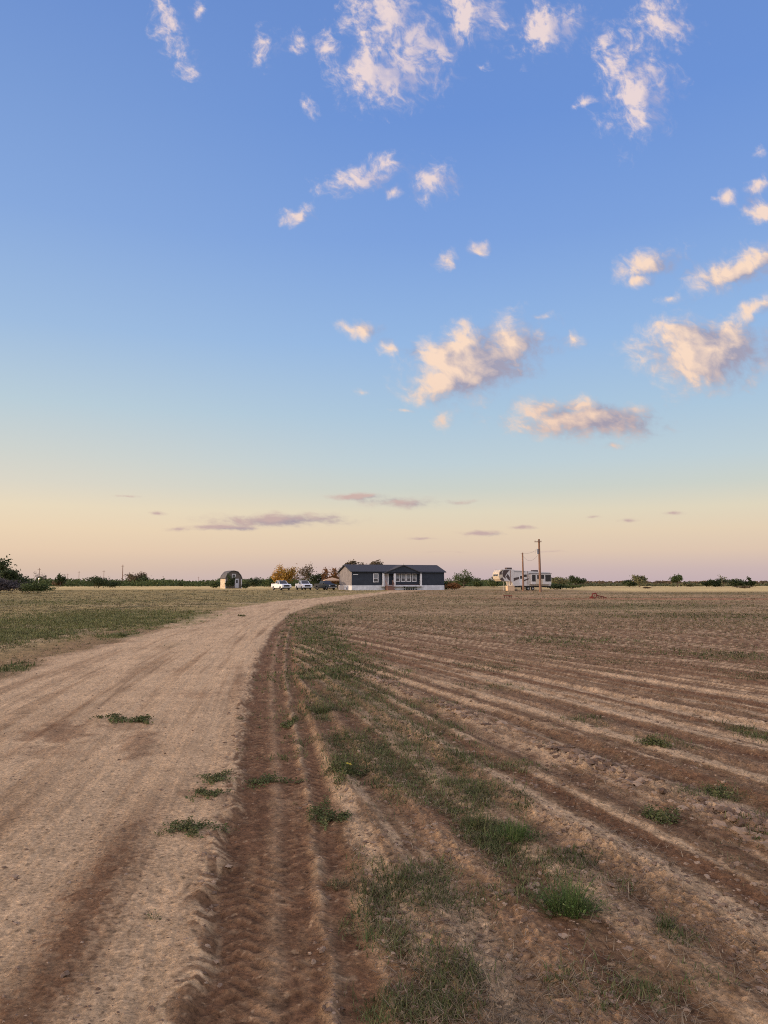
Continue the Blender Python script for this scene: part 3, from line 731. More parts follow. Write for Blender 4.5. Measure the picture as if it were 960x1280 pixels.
T('tree', 579, 215, 713, 26, 'green', 'spreading olive green tree right of the house', seed=24, nleaf=1500, trunk=.2)
bush(566, 158, 728.5, 17, 'rust', 'dark rusty round bush beside the house end', seed=25, nleaf=1500, leafsize=.13)
bush(559, 163, 726.5, 12, 'dark', 'dark green bush tight against the house end', seed=26, nleaf=900, leafsize=.14)
bush(596, 235, 723, 10, 'green', 'small round green bush in the gap right of the olive tree', seed=27, leafsize=.22)
bush(617, 225, 721, 14, 'green', 'green bush left of the travel trailer nose', seed=28, leafsize=.2)
T('tree', 697, 230, 721.5, 20, 'pale', 'pale olive tree just right of the travel trailer', seed=29, nleaf=900, leafsize=.24)
T('tree', 718, 240, 720, 22, 'dark', 'flat dark tree right of the pale olive one', seed=30, nleaf=1200, leafsize=.24)
bush(696, 158, 730, 24, 'dark', 'low dark bush behind the tail of the travel trailer', seed=31, nleaf=1700, leafsize=.13)
bush(716, 175, 732, 30, 'green', 'low wide olive bush right of the travel trailer', seed=32, nleaf=1500, leafsize=.14)
T('tree', 798, 250, 719.5, 15, 'pale', 'pale yellowish tree in the right brush line', seed=33, nleaf=1100, leafsize=.26)
bush(785, 255, 725.5, 16, 'dark', 'low dark bush left of the pale yellowish tree', seed=34, leafsize=.26)
T('tree', 845, 250, 719, 12, 'green', 'upright green tree with a pale stem on the straw strip', seed=35, nleaf=900, leafsize=.26, trunk=.42)
bush(858, 258, 727, 10, 'pale', 'small pale bush right of the upright green tree', seed=36, leafsize=.26)
bush(884, 245, 725, 13, 'dark', 'dark round bush, leftmost of the far right row', seed=37, leafsize=.26)
bush(894, 248, 724, 9, 'dark', 'small dark round bush left of the bare tree', seed=38, leafsize=.26)
T('tree', 903, 255, 719, 11, 'pale', 'thin pale bare tree in the far right row', seed=39, nleaf=300, leafsize=.22, gaps=1)
bush(917, 245, 724, 20, 'dark', 'wide dark bush right of the pale bare tree', seed=40, nleaf=1200, leafsize=.26)
T('tree', 937, 243, 722, 10, 'dark', 'dark upright little tree, rightmost in the far right row', seed=41, nleaf=800, leafsize=.28, trunk=.2)
bush(927, 195, 733, 14, 'brown', 'low brown bush on the straw strip at right', seed=42, leafsize=.18)
bush(807, 190, 734, 8, 'brown', 'tiny brown bush on the straw strip below the pale tree', seed=43, leafsize=.16, nleaf=400)

# the unbroken brush line (one mass)
def brush_line(name, xa, xb, ya, yb, n, hmin, hmax, m, label, seed, leaf=.34):
    r = np.random.default_rng(seed); parts = []
    for i in range(n):
        y = r.uniform(ya, yb); x = r.uniform(xa, xb)*y
        hh = r.uniform(hmin, hmax)*(y/300)**.6*(.55+.75*float(np.clip(perlin([x*.045], [y*.02+seed], 5)[0]+.5, 0, 1.1))); w = hh*r.uniform(.7, 1.5)
        k = 46
        d = r.normal(size=(k, 3)); d /= np.linalg.norm(d, axis=1, keepdims=True); d *= (r.random((k, 1))**.4)
        C = np.array([x, y, hh*.48]) + d*np.array([w, w, hh*.52])
        C[:, 2] = np.maximum(C[:, 2], .1)
        parts.append(leaf_quads(C, leaf*(y/300)*r.uniform(.7, 1.5, k), .1, r))
    V, Fc = join(parts)
    tag(np_mesh(name, V, Fc, m), label, 'brush', kind='stuff')
brush_line('far_brush', -.62, -.05, 270, 430, 1150, 1.4, 2.8, LM['green'], 'continuous green brush line along the left horizon', 1)
brush_line('far_brush', -.05, .24, 270, 420, 420, 1.2, 2.5, LM['green'], 'green brush line behind the house and trailer', 2)
brush_line('far_brush', .22, .62, 275, 420, 560, .3, .95, LM['pale'], 'low olive brush line along the right horizon', 3)
brush_line('far_brush', -.7, .7, 450, 1100, 1500, .7, 1.3, LM['brown'], 'hazy brownish scrub at the horizon', 4, .4)

# unseen brush belt added in the west to keep sun off the near field
def belt():
    r = np.random.default_rng(77); parts = []
    for i in range(700):
        x = r.uniform(-150, -128); y = -170+i*.36; hh = r.uniform(4.6, 6.0); k = 300
        d = r.normal(size=(k, 3)); d /= np.linalg.norm(d, axis=1, keepdims=True); d *= (r.random((k, 1))**.4)
        C = np.array([x, y, hh*.48]) + d*np.array([3.2, 2.4, hh*.52]); C[:, 2] = np.maximum(C[:, 2], .1)
        parts.append(leaf_quads(C, .42*r.uniform(.7, 1.5, k), .1, r))
    V, Fc = join(parts); tag(np_mesh('added_shade_belt', V, Fc, LM['dark']), 'added out-of-view brush belt that shades the near field', 'brush', kind='stuff')
belt()
# ------------------------------------------------------------------ house
navy = siding('navy_siding', (.032,.039,.052)); tan = siding('grey_siding', (.19,.175,.175))
white = mat('white_trim', (.62,.61,.60), .6, .06); skirt_m = siding('white_skirting', (.55,.56,.57), .3, True)
shingle = mat('dark_shingle', (.060,.058,.060), .9, .3, 9, bump=.3)
glass_l, N, L, b = new_mat('window_glass'); b.inputs['Base Color'].default_value = (.05,.055,.06,1); b.inputs['Roughness'].default_value = .08; b.inputs['Specular IOR Level'].default_value = .6
n = N.new('ShaderNodeTexNoise'); n.inputs['Scale'].default_value = 2; bpn = N.new('ShaderNodeBump'); bpn.inputs['Strength'].default_value = .05
L.new(n.outputs['Fac'], bpn.inputs['Height']); L.new(bpn.outputs[0], b.inputs['Normal'])
blind = mat('window_blind', (.20,.21,.22), .7, .08, 20, stretch=(1,1,12))
wood = mat('deck_wood', (.20,.11,.08), .85, .3, 8, stretch=(6,1,1)); steelm = mat('grey_metal', (.30,.30,.30), .5, .15, 5, metal=.4)
black = mat('black_plastic', (.02,.02,.022), .5, .2, 10)
PHI = R(20); HX, HY = at(440, 150), 150.0
house = empty('manufactured_house', (HX, HY, 0), PHI)
tag(house, 'long navy blue single storey house with white skirting and a dark gabled roof', 'house')
def t_of(u, x0, y0, ph):
    k = (u-CX)/F; return (k*y0 - x0)/(math.cos(ph)-k*math.sin(ph))
ht = lambda u: t_of(u, HX, HY, PHI)
HL = ht(555); HD = 8.5; SK = .95; EV = 3.62; RG = 4.95; POR = .62
p0, p1 = ht(478), ht(525.5)          # recessed porch between its end columns
def zv(v, t=0): 
    Y = HY + t*math.sin(PHI); return CAMH + (727.5-v)/F*Y
# skirting (butts under the walls)
mb = MB(); mb.box(0, HL, 0, .12, 0, SK); mb.box(0, HL, HD-.12, HD, 0, SK); mb.box(0, .12, .121, HD-.121, 0, SK); mb.box(HL-.12, HL, .121, HD-.121, 0, SK)
mb.build('skirting', skirt_m, house)
# front wall: left, porch back, right
pz0 = p0+.1; pm = ht(493.2)
mb = MB()
mb.box(.01, p0, .02, .16, SK+.003, EV)
mb.box(p1, HL-.01, .02, .16, SK+.003, EV)
mb.box(p0-.14, p0, .163, POR-.002, SK+.003, EV); mb.box(p1, p1+.14, .163, POR+.14, SK+.003, EV)
mb.box(p0, pm, POR, POR+.14, SK+.10, EV)
mb.box(pm, p1-.003, .30, .44, SK+.10, EV); mb.box(pm-.003, pm+.14, .443, POR-.003, SK+.10, EV)
mb.box(.01, HL-.01, HD-.16, HD-.02, SK+.003, EV)
mb.build('wall', navy, house)
mb = MB(); mb.box(p0+.003, p1-.003, .01, POR+.2, SK-.06, SK+.095); mb.build('porch_floor', wood, house)
mb = MB(); mb.prism([(.165, SK+.003), (HD-.165, SK+.003), (HD-.165, EV), (HD/2, RG-.10), (.165, EV)], .01, .15, 'x')
g1 = mb.build('gable_wall', tan, house); g1['label'] = 'grey tan sunlit end wall'
mb = MB(); mb.prism([(.165, SK+.003), (HD-.165, SK+.003), (HD-.165, EV), (HD/2, RG-.10), (.165, EV)], HL-.15, HL-.01, 'x')
mb.build('gable_wall', navy, house)
# roof: two slabs with overhang
ov = .35; sl = (RG-EV)/(HD/2)
mb = MB()
prof = [(-ov, EV-ov*sl+.02), (HD/2, RG), (HD+ov, EV-ov*sl+.02), (HD+ov, EV-ov*sl+.17), (HD/2, RG+.16), (-ov, EV-ov*sl+.17)]
mb.prism(prof, -.3, HL+.3, 'x'); rf = mb.build('roof', shingle, house)
mb = MB()
mb.box(-.31, HL+.31, -ov-.03, -ov-.005, EV-ov*sl-.02, EV-ov*sl+.16)
mb.prism([(-ov, EV-ov*sl-.03), (HD/2, RG-.05), (HD/2, RG+.13), (-ov, EV-ov*sl+.14)], -.335, -.305, 'x')
mb.prism([(HD+ov, EV-ov*sl-.03), (HD/2+.003, RG-.05), (HD/2+.003, RG+.13), (HD+ov, EV-ov*sl+.14)], -.335, -.305, 'x')
mb.build('fascia', navy, rf)
mb = MB()
mb.tube((12.8, HD*.62, RG-.5), (12.8, HD*.62, RG+.45), .07, .07, 8)
mb.build('vent_pipe', steelm, rf)
# cross gable over the porch
ga, gb, gm = ht(482), ht(523), ht(503); gz_ = RG+.02
mb = MB(); mb.prism([(ga, EV-.10), (gb, EV-.10), (gm, gz_-.18)], -.62, -.50, 'y'); mb.build('porch_gable', navy, house)
mb = MB()
for (e, sg) in ((ga, -1), (gb, 1)):
    m_ = (gz_-EV+.1)/(abs(gm-e)); ex = e+sg*.5; ez = EV-.1-.5*m_
    mb.prism([(gm, gz_-.15), (ex, ez-.0), (ex, ez+.15), (gm, gz_+.02)], -.78, HD/2-.1, 'y')
mb.build('porch_roof', shingle, house)
# beam + columns
mb = MB(); mb.box(p0-.2, p1+.1, -.47, -.28, EV-.36, EV-.12); mb.build('porch_beam', navy, house)
for uu in (478.2, 492.3, 525):
    t = ht(uu); mb = MB(); mb.box(t-.17, t+.17, -.54, -.20, SK-.02, EV-.363); mb.box(t-.22, t+.22, -.59, -.15, SK-.12, SK-.023); mb.build('porch_column', white, house)
mb = MB(); mb.box(p0-.25, p1+.25, -.62, -.006, SK-.24, SK-.122); mb.build('porch_ledge', white, house)
def window(t0, t1, z0, z1, yy):
    mb = MB(); f = .13
    mb.box(t0-f, t1+f, yy-.08, yy-.004, z1, z1+f); mb.box(t0-f, t1+f, yy-.08, yy-.004, z0-f, z0)
    mb.box(t0-f, t0, yy-.08, yy-.004, z0+.002, z1-.002); mb.box(t1, t1+f, yy-.08, yy-.004, z0+.002, z1-.002)
    zc = z0+(z1-z0)*.42; mb.box(t0+.002, t1-.002, yy-.07, yy-.03, zc-.03, zc+.03)
    w = mb.build('window', white, house)
    mb = MB(); mb.box(t0+.003, t1-.003, yy-.028, yy-.012, z0+.003, zc-.033); mb.build('pane', glass_l, w)
    mb = MB(); mb.box(t0+.003, t1-.003, yy-.028, yy-.012, zc+.033, z1-.003); mb.build('blind', blind, w)
window(ht(467.3), ht(472.2), zv(727, 5), zv(717.8, 5), .02)
for a_, b_ in ((495.5,499.8),(502.3,506.6),(509.2,513.4),(516,520.2)):
    window(ht(a_), ht(b_), zv(726.3, 9), zv(717.6, 9), .30)
d0, d1 = ht(482.0), ht(486.6)
mb = MB(); mb.box(d0-.12, d1+.12, POR-.06, POR-.004, SK+.10, SK+2.30); dr = mb.build('door', white, house)
mb = MB(); mb.box(d0+.12, d1-.12, POR-.085, POR-.063, SK+.55, SK+2.05); mb.build('pane', mat('door_glass', (.30,.27,.28), .3, .1), dr)
mb = MB(); mb.tube((d1-.04, POR-.063, SK+1.05), (d1-.04, POR-.13, SK+1.05), .03); mb.build('handle', steelm, dr)
mb = MB()
for i in range(5):
    mb.box(d0-.25, d1+.3, -.63-.3*(i+1), -.63-.3*i-.01, 0, SK-.02-.19*(i+.2))
mb.build('steps', wood, house)
for tx in (d0-.33, d1+.38):
    mb = MB()
    for i in range(3): mb.box(tx-.04, tx+.04, -.75-.7*i, -.67-.7*i, 0, SK+.95-.42*i)
    mb.path([(tx, -.65, SK+.98), (tx, -2.2, SK+.10)], [.04, .04], 6)
    mb.build('handrail', wood, house)
mb = MB(); mb.box(.25, 1.25, -.06, .012, EV-.62, EV-.50); mb.build('wall_lamp', white, house)
# row of dark pots below the windows
for i, (u_, hh, r__) in enumerate(((503.5,.62,.13),(506.5,.34,.2),(509.2,.40,.2),(512.2,.34,.2),(515,.40,.19),(518,.62,.14))):
    t = ht(u_); wx = HX+t*math.cos(PHI)+.85*math.sin(PHI); wy = HY+t*math.sin(PHI)-.85*math.cos(PHI)
    pt = empty('potted_plant', (wx, wy, gz(wx, wy)))
    mb = MB(); mb.tube((0,0,0), (0,0,.2), .11, .15, 12); mb.build('pot', black, pt)
    q = np.random.default_rng(i); C = q.normal(0, 1, (120, 3))*[r__*.6, r__*.6, hh*.22]+[0,0,.22+hh*.5]; C[:, 2] = np.maximum(C[:, 2], .2)
    V, Fc = leaf_quads(C, .06, 0, q); np_mesh('foliage', V, Fc, LM['dark'], pt)
    tag(pt, ['tall dark potted plant at the left end of the row under the porch windows','low dark potted plant, second from the left under the porch windows','low dark potted plant, third from the left under the porch windows','low dark potted plant, third from the right under the porch windows','low dark potted plant, second from the right under the porch windows','tall dark potted plant at the right end of the row under the porch windows'][i], 'potted plant')
# condenser by the gable
cpos = (HX-3.2*math.sin(PHI)-1.1, HY+2.6, 0)
ac = empty('air_conditioner', cpos, PHI); tag(ac, 'pale air conditioning unit on the ground by the house gable', 'air conditioner')
mb = MB(); mb.box(-.45,.45,-.45,.45,0.05,.95,.04); mb.build('casing', mat('beige_metal', (.45,.40,.37), .5, .1), ac)
mb = MB(); mb.torus((0,0,.97), .3, .02, 'z'); mb.box(-.3,.3,-.015,.015,.96,.985); mb.box(-.015,.015,-.3,-.018,.96,.985); mb.box(-.015,.015,.018,.3,.96,.985); mb.build('fan_grille', black, ac)

# ------------------------------------------------------------------ pickups
paint_w = mat('white_paint', (.74,.74,.75), .3, .04, 3, spec=.5); tyre_m = mat('rubber', (.02,.02,.02), .85, .2, 20)
rim_m = mat('alloy', (.35,.35,.36), .35, .1, 10, metal=.8); lamp_m = mat('lamp_glass', (.6,.6,.58), .15, .05, 20); red_lamp = mat('red_lamp', (.35,.03,.02), .2, .1, 20)
autoglass, N, L, b = new_mat('auto_glass'); b.inputs['Base Color'].default_value = (.015,.017,.02,1); b.inputs['Roughness'].default_value = .12
n = N.new('ShaderNodeTexNoise'); n.inputs['Scale'].default_value = 3; mr = N.new('ShaderNodeMapRange'); mr.inputs['To Min'].default_value = .08; mr.inputs['To Max'].default_value = .2
L.new(n.outputs['Fac'], mr.inputs['Value']); L.new(mr.outputs[0], b.inputs['Roughness'])
def make_truck(paint, label, group=None):
    root = empty('pickup_truck'); tag(root, label, 'pickup truck', group)
    W = .98
    def arch(cx, r=.46, z0=.42, n=8):
        return [(cx+r*math.cos(a), z0+.02+r*math.sin(a)) for a in [math.pi*(i/n) for i in range(n, -1, -1)]]
    pts = [(-2.85,.50)] + arch(-1.75) + arch(1.85) + [(2.75,.45),(2.88,.62),(2.86,.98),(2.70,1.14),(1.45,1.24),(-.95,1.24),(-.95,1.26),(-2.85,1.26)]
    mb = MB(); mb.prism(pts, -W, W, 'y', bevel=.05)
    body = mb.build('body', paint, root)
    # solid bed; a dark lid stands for the shade of its hollow
    mb = MB(); mb.box(-2.74, -1.05, -W+.12, W-.12, 1.262, 1.272); mb.build('bed_hollow_shade', black, root)
    # cab: tapered greenhouse
    mb = MB()
    A = [(1.35,1.22),(.55,1.84),(-.70,1.86),(-.93,1.22)]
    lo, hi = .93, .76
    vs = []
    for sgn in (-1, 1):
        for (px, pz) in A: vs.append(mb.bm.verts.new((px, sgn*(lo if pz < 1.5 else hi), pz)))
    F_ = [(0,1,2,3),(7,6,5,4),(0,4,5,1),(1,5,6,2),(2,6,7,3),(3,7,4,0)]
    for f in F_: mb.bm.faces.new([vs[i] for i in f])
    cab = mb.build('cab', paint, root)
    def pane(corners, name):
        mb = MB(); c = [Vector(q) for q in corners]; nn = (c[1]-c[0]).cross(c[2]-c[0]).normalized()
        cen = sum(c, Vector())/len(c)
        if nn.dot(cen-Vector((.2,0,1.4))) < 0: nn = -nn
        c = [cen+(q-cen)*.88 for q in c]
        a = [mb.bm.verts.new(q+nn*.004) for q in c]; b2 = [mb.bm.verts.new(q+nn*.016) for q in c]
        mb.bm.faces.new(a); mb.bm.faces.new(b2[::-1])
        for i in range(len(c)): j = (i+1)%len(c); mb.bm.faces.new((a[i], a[j], b2[j], b2[i]))
        mb.build(name, autoglass, root)
    pane([(1.35,-lo,1.22),(1.35,lo,1.22),(.55,hi,1.84),(.55,-hi,1.84)], 'windscreen')
    pane([(-.93,-lo,1.22),(-.93,lo,1.22),(-.70,hi,1.86),(-.70,-hi,1.86)], 'rear_window')
    for sg in (-1, 1):
        pane([(1.12,sg*lo,1.27),(.26,sg*lo,1.27),(.26,sg*hi,1.84),(.52,sg*hi,1.84)], 'side_window')
        pane([(.18,sg*lo,1.27),(-.85,sg*lo,1.27),(-.66,sg*hi,1.85),(.18,sg*hi,1.84)], 'side_window')
        mb = MB(); mb.box(1.0,1.16, sg*1.12-.10, sg*1.12+.10, 1.22, 1.42, .03); mb.build('mirror', black, root)
        mb = MB(); mb.box(2.70,2.89, sg*.76-.14, sg*.76+.14, .82, 1.03, .03); mb.build('headlight', lamp_m, root)
        mb = MB(); mb.box(-2.87,-2.80, sg*.88-.08, sg*.88+.08, .80, 1.20, .01); mb.build('tail_light', red_lamp, root)
        for cx in (-1.75, 1.85):
            mb = MB(); mb.torus((cx, sg*.84, .39), .27, .125, 'y'); w = mb.build('wheel', tyre_m, root, True)
            mb = MB(); mb.tube((cx, sg*.80, .39), (cx, sg*.90, .39), .20, .17, 14); mb.build('rim', rim_m, w)
    mb = MB(); mb.box(2.80,2.905,-.58,.58,.70,1.04,.02); mb.build('grille', black, root)
    mb = MB(); mb.box(2.70,2.98,-.96,.96,.44,.64,.05); mb.build('front_bumper', steelm, root)
    mb = MB(); mb.box(-3.0,-2.82,-.95,.95,.48,.68,.04); mb.build('rear_bumper', steelm, root)
    mb = MB(); mb.box(-2.6,2.5,-.7,.7,.30,.47); mb.build('underbody', black, root)
    return root
tr1 = make_truck(paint_w, 'white pickup truck in front of the bright orange tree')
def place(o, u, Y, yaw): o.location = (at(u, Y), Y, gz(at(u, Y), Y)); o.rotation_euler.z = yaw
place(tr1, 352, 153, R(-90+30)); tr1['group'] = 'white pickups parked left of the house'
tr2 = copy_tree(tr1); tr2['label'] = 'white pickup truck in front of the brown half bare tree'; place(tr2, 380, 155, R(-90+22))
tr3 = copy_tree(tr1); tr3['label'] = 'dark pickup truck parked under the rust coloured tree'; del tr3['group']; place(tr3, 407, 157, R(-90+36))
paint_d = mat('dark_paint', (.018,.028,.034), .3, .1, 3, spec=.5)
for c in children(tr3):
    if c.name.split('.')[0] in ('body', 'cab'): c.data = c.data.copy(); c.data.materials[0] = paint_d

# canopy
cp = empty('shade_canopy', (at(415.5, 161), 161, 0), R(12)); tag(cp, 'tan fabric shade canopy on dark posts left of the house gable', 'canopy')
mb = MB(); cv = [(-1.75,-1.5,2.0),(1.75,-1.5,2.0),(1.75,1.5,2.0),(-1.75,1.5,2.0)]; tp = mb.bm.verts.new((0,0,2.55)); vs = [mb.bm.verts.new(c) for c in cv]
for i in range(4): mb.bm.faces.new((vs[i], vs[(i+1)%4], tp))
lo_ = [mb.bm.verts.new((c[0]*1.01, c[1]*1.01, 1.78)) for c in cv]
for i in range(4): mb.bm.faces.new((vs[i], vs[(i+1)%4], lo_[(i+1)%4], lo_[i]))
mb.build('canopy_roof', mat('tan_fabric', (.50,.33,.20), .9, .12), cp)
for (px, py) in ((-1.68,-1.42),(1.68,-1.42),(1.68,1.42),(-1.68,1.42)):
    mb = MB(); mb.tube((px,py,0),(px,py,1.98),.035); mb.build('post', black, cp)
# ------------------------------------------------------------------ fifth wheel trailer
rvw = mat('trailer_fibreglass', (.54,.51,.48), .35, .05, 3, spec=.4); cream = mat('trailer_cap', (.50,.43,.33), .35, .06, 3, spec=.4)
rx_, ry_ = at(623, 143), 143.0; RP = R(20)
rv = empty('travel_trailer', (rx_, ry_, 0), RP); tag(rv, 'large white fifth wheel travel trailer with a raised nose behind two poles', 'travel trailer')
RL = 11.1
mb = MB()
side = [(0.55,1.75),(.18,2.15),(.02,2.75),(.12,3.35),(.45,3.78),(1.0,3.92),(3.0,3.95),(3.6,3.72),(RL-.15,3.42),(RL,3.30),(RL,.85),(3.0,.85),(2.75,1.75)]
mb.prism(side, 0, 2.45, 'y', bevel=.06); mb.build('body', rvw, rv)
mb = MB(); cap = [(.52,1.78),(.14,2.16),(-.02,2.75),(.09,3.37),(.42,3.81),(.98,3.94),(.95,3.94),(.62,3.3),(.75,2.6),(1.25,1.78)]
mb.prism(cap, -.02, 2.47, 'y', bevel=.05); mb.build('nose_cap', cream, rv)
for pl in ([(.16,3.40),(.95,3.86),(.60,3.35),(.62,3.0),(.12,2.95)], [(.20,2.12),(.72,2.5),(1.15,1.84),(.55,1.84)]):
    mb = MB(); mb.prism(pl, -.034, -.023, 'y'); mb.build('stripe', mat('dark_swoosh', (.07,.05,.045), .5, .2), rv)
# dark front window on the nose
mb = MB(); mb.prism([(.035,2.72),(.20,3.38),(.14,3.42),(-.05,2.74)], .35, 2.1, 'y'); mb.build('front_window', autoglass, rv)
# painted sweep on the side
dk = mat('dark_decal', (.07,.05,.045), .5, .2); rd = mat('brown_decal', (.24,.15,.11), .5, .2)
for pl in ([(1.02,3.82),(2.28,3.82),(1.75,3.3),(1.35,2.7),(1.45,2.2),(.86,2.6),(.74,3.2)], [(1.5,2.62),(1.9,2.1),(2.28,1.86),(2.28,2.5),(1.85,3.1)], [(3.1,2.35),(4.25,2.55),(4.25,2.2),(3.1,1.75)], [(5.25,2.0),(6.3,2.3),(6.3,2.12),(5.25,1.7)]):
    mb = MB(); mb.prism(pl, -.032, -.024, 'y'); mb.build('stripe', dk, rv)
mb = MB(); mb.box(2.35,2.5,-.012,-.004,1.0,3.8); mb.build('stripe', rd, rv)
mb = MB(); mb.box(6.05,6.15,-.012,-.004,1.0,3.6); mb.build('stripe', rd, rv)
mb = MB(); mb.box(3.2,5.6,-.014,-.005,3.45,3.55); mb.build('awning_rail', black, rv)
# slide out
mb = MB(); mb.box(6.4,RL-.35,-.75,-.004,1.15,3.12,.04); so = mb.build('slide_out', rvw, rv)
mb = MB(); mb.box(6.3,RL-.25,-.83,-.004,3.125,3.21); mb.build('topper', dk, so)
mb = MB(); mb.box(6.6,7.35,-.772,-.752,1.7,2.95,.0); mb.build('window', autoglass, so)
mb = MB(); mb.box(7.7,9.2,-.772,-.752,2.2,2.95); mb.build('window', autoglass, so)
mb = MB(); mb.box(9.45,RL-.45,-.772,-.752,1.7,2.95); mb.build('window', autoglass, so)
mb = MB(); mb.box(7.38,8.9,-.765,-.752,1.2,2.17); mb.build('panel', cream, so)
mb = MB(); mb.box(4.3,5.0,-.05,-.004,1.0,2.95); d_ = mb.build('door', white, rv)
mb = MB(); mb.box(4.45,4.85,-.064,-.053,2.2,2.75); mb.build('pane', autoglass, d_)
mb = MB(); mb.box(5.2,5.9,-.02,-.004,2.55,3.0); mb.build('window', autoglass, rv)
for xx in (2.7, 8.3): mb = MB(); mb.box(xx-.55, xx+.55, .8, 1.65, 3.95 if xx < 3 else 3.52, 4.3 if xx < 3 else 3.86, .08); mb.build('roof_air_conditioner', dk, rv)
mb = MB(); mb.box(3.0,RL-.1,.25,2.2,.58,.845); mb.build('chassis', black, rv)
for xx in (6.3, 7.25):
    for yy in (.22, 2.2):
        mb = MB(); mb.torus((xx,yy,.38),.26,.12,'y'); w = mb.build('wheel', tyre_m, rv, True)
        mb = MB(); mb.tube((xx,yy-.08,.38),(xx,yy+.08,.38),.18,.18,12); mb.build('rim', rim_m, w)
for yy in (.35, 2.1):
    mb = MB(); mb.tube((2.2,yy,0),(2.2,yy,1.75),.06); mb.box(2.1,2.3,yy-.1,yy+.1,0,.05); mb.build('landing_leg', steelm, rv)
mb = MB(); mb.box(3.0,3.6,-.5,-.02,.0,.22); mb.box(3.05,3.55,-.5,-.02,.3,.36); mb.build('entry_step', black, rv)
bx = empty('storage_box', (rx_+1.9, ry_-.9, gz(rx_+1.9, ry_-.9)), RP); tag(bx, 'tan storage box on the ground below the trailer nose', 'box')
mb = MB(); mb.box(-.7,.75,-.35,.35,0,.85,.03); mb.build('case', mat('tan_box', (.60,.42,.26), .7, .1), bx)
mb = MB(); mb.box(-.73,.78,-.38,.38,.853,.93,.02); mb.build('lid', mat('tan_lid', (.55,.40,.27), .7, .1), bx)
# ------------------------------------------------------------------ utility poles by the trailer
polew = mat('pole_wood', (.20,.115,.075), .9, .3, 5, bump=.5, stretch=(4,4,.4))
def pole(u, Y, vtop, label, arm=True, tilt=0.0, rad=.14):
    x = at(u, Y); h = top_z(vtop, Y)
    p = empty('utility_pole', (x, Y, gz(x, Y))); p.rotation_euler.y = tilt
    mb = MB(); mb.path([(0,0,-.2),(0,0,h*.5),(0,0,h)], [rad*1.1, rad*.95, rad*.75], 12); mb.build('pole', polew, p)
    tag(p, label, 'utility pole'); return p, h
pB, hB = pole(674.5, 121, 674, 'taller wooden utility pole with a transformer in front of the trailer', tilt=R(-.6), rad=.19)
mb = MB(); mb.box(-.75,.35,-.23,-.14,hB-.50,hB-.38); mb.build('cross_arm', polew, pB)
for xx in (-.65,-.2,.28):
    mb = MB(); mb.tube((xx,-.18,hB-.38),(xx,-.18,hB-.18),.045,.03); mb.build('insulator', steelm, pB)
mb = MB(); mb.tube((-.36,-.1,hB-2.35),(-.36,-.1,hB-1.65),.22,.22,14); mb.tube((-.36,-.1,hB-1.648),(-.36,-.1,hB-1.55),.2,.08,14); mb.box(-.2,-.1,-.14,-.06,hB-2.2,hB-2.1); mb.build('transformer', steelm, pB)
pA, hA = pole(653.3, 140, 691, 'shorter plain wooden pole in front of the trailer side', tilt=R(-.3), rad=.165)
mb = MB(); mb.tube((0,-.1,hA-.3),(-.35,-.1,hA-.15),.03,.03); mb.build('bracket', steelm, pA)
def wire(p, q, sag, label, r=.012):
    mb = MB(); p = Vector(p); q = Vector(q); pts = []
    for i in range(13):
        t = i/12; c = p.lerp(q, t); c.z -= sag*4*t*(1-t); pts.append(c)
    mb.path(pts, [r]*13, 5); tag(mb.build('power_line', black, None), label, 'wire')
A0 = Vector(pA.location)+Vector((0,0,hA-.15)); B0 = Vector(pB.location)
wire(A0, B0+Vector((-.3,0,hB-1.6)), .25, 'upper thin wire running between the two wooden poles')
wire(A0-Vector((0,0,.4)), B0+Vector((-.3,0,hB-2.5)), .9, 'lower sagging wire between the two wooden poles')
# far poles on the left horizon
labels = ['far thin pole above the half bare tree','far short pole between the small round tree and the wide bush','far pole standing in the wide dark bush','tallest of the far poles on the left horizon','far pole beside the brownish domed tree', 'faint short pole right of the domed tree', 'faint far pole left of the shed', 'short faint pole near the small round tree']
for i, (u_, Y_, v_) in enumerate(((50.5,420,710),(100,560,714),(131,520,713),(154.3,430,706),(184,520,717),(205,800,720),(249,800,721),(86,640,717))):
    p, h = pole(u_, Y_, v_, labels[i], rad=.16 if i != 3 else .22)
    mb = MB(); mb.box(-.9,.9,-.30,-.18,h-.9,h-.75); mb.build('cross_arm', polew, p)
# yard light seen lit by the half bare tree
yl = empty('yard_light', (at(50, 262), 262, 0)); tag(yl, 'small lit yard lamp glowing in front of the half bare tree', 'lamp')
mb = MB(); mb.tube((0,0,0),(0,0,2.6),.07,.05); mb.build('post', steelm, yl)
em, N, L, b = new_mat('lamp_glow'); b.inputs['Emission Color'].default_value = (1,.72,.35,1); b.inputs['Emission Strength'].default_value = 5; b.inputs['Base Color'].default_value = (.8,.6,.4,1)
mb = MB(); bmesh.ops.create_icosphere(mb.bm, subdivisions=2, radius=.17, matrix=Matrix.Translation((0,0,2.7))); mb.build('bulb', em, yl)

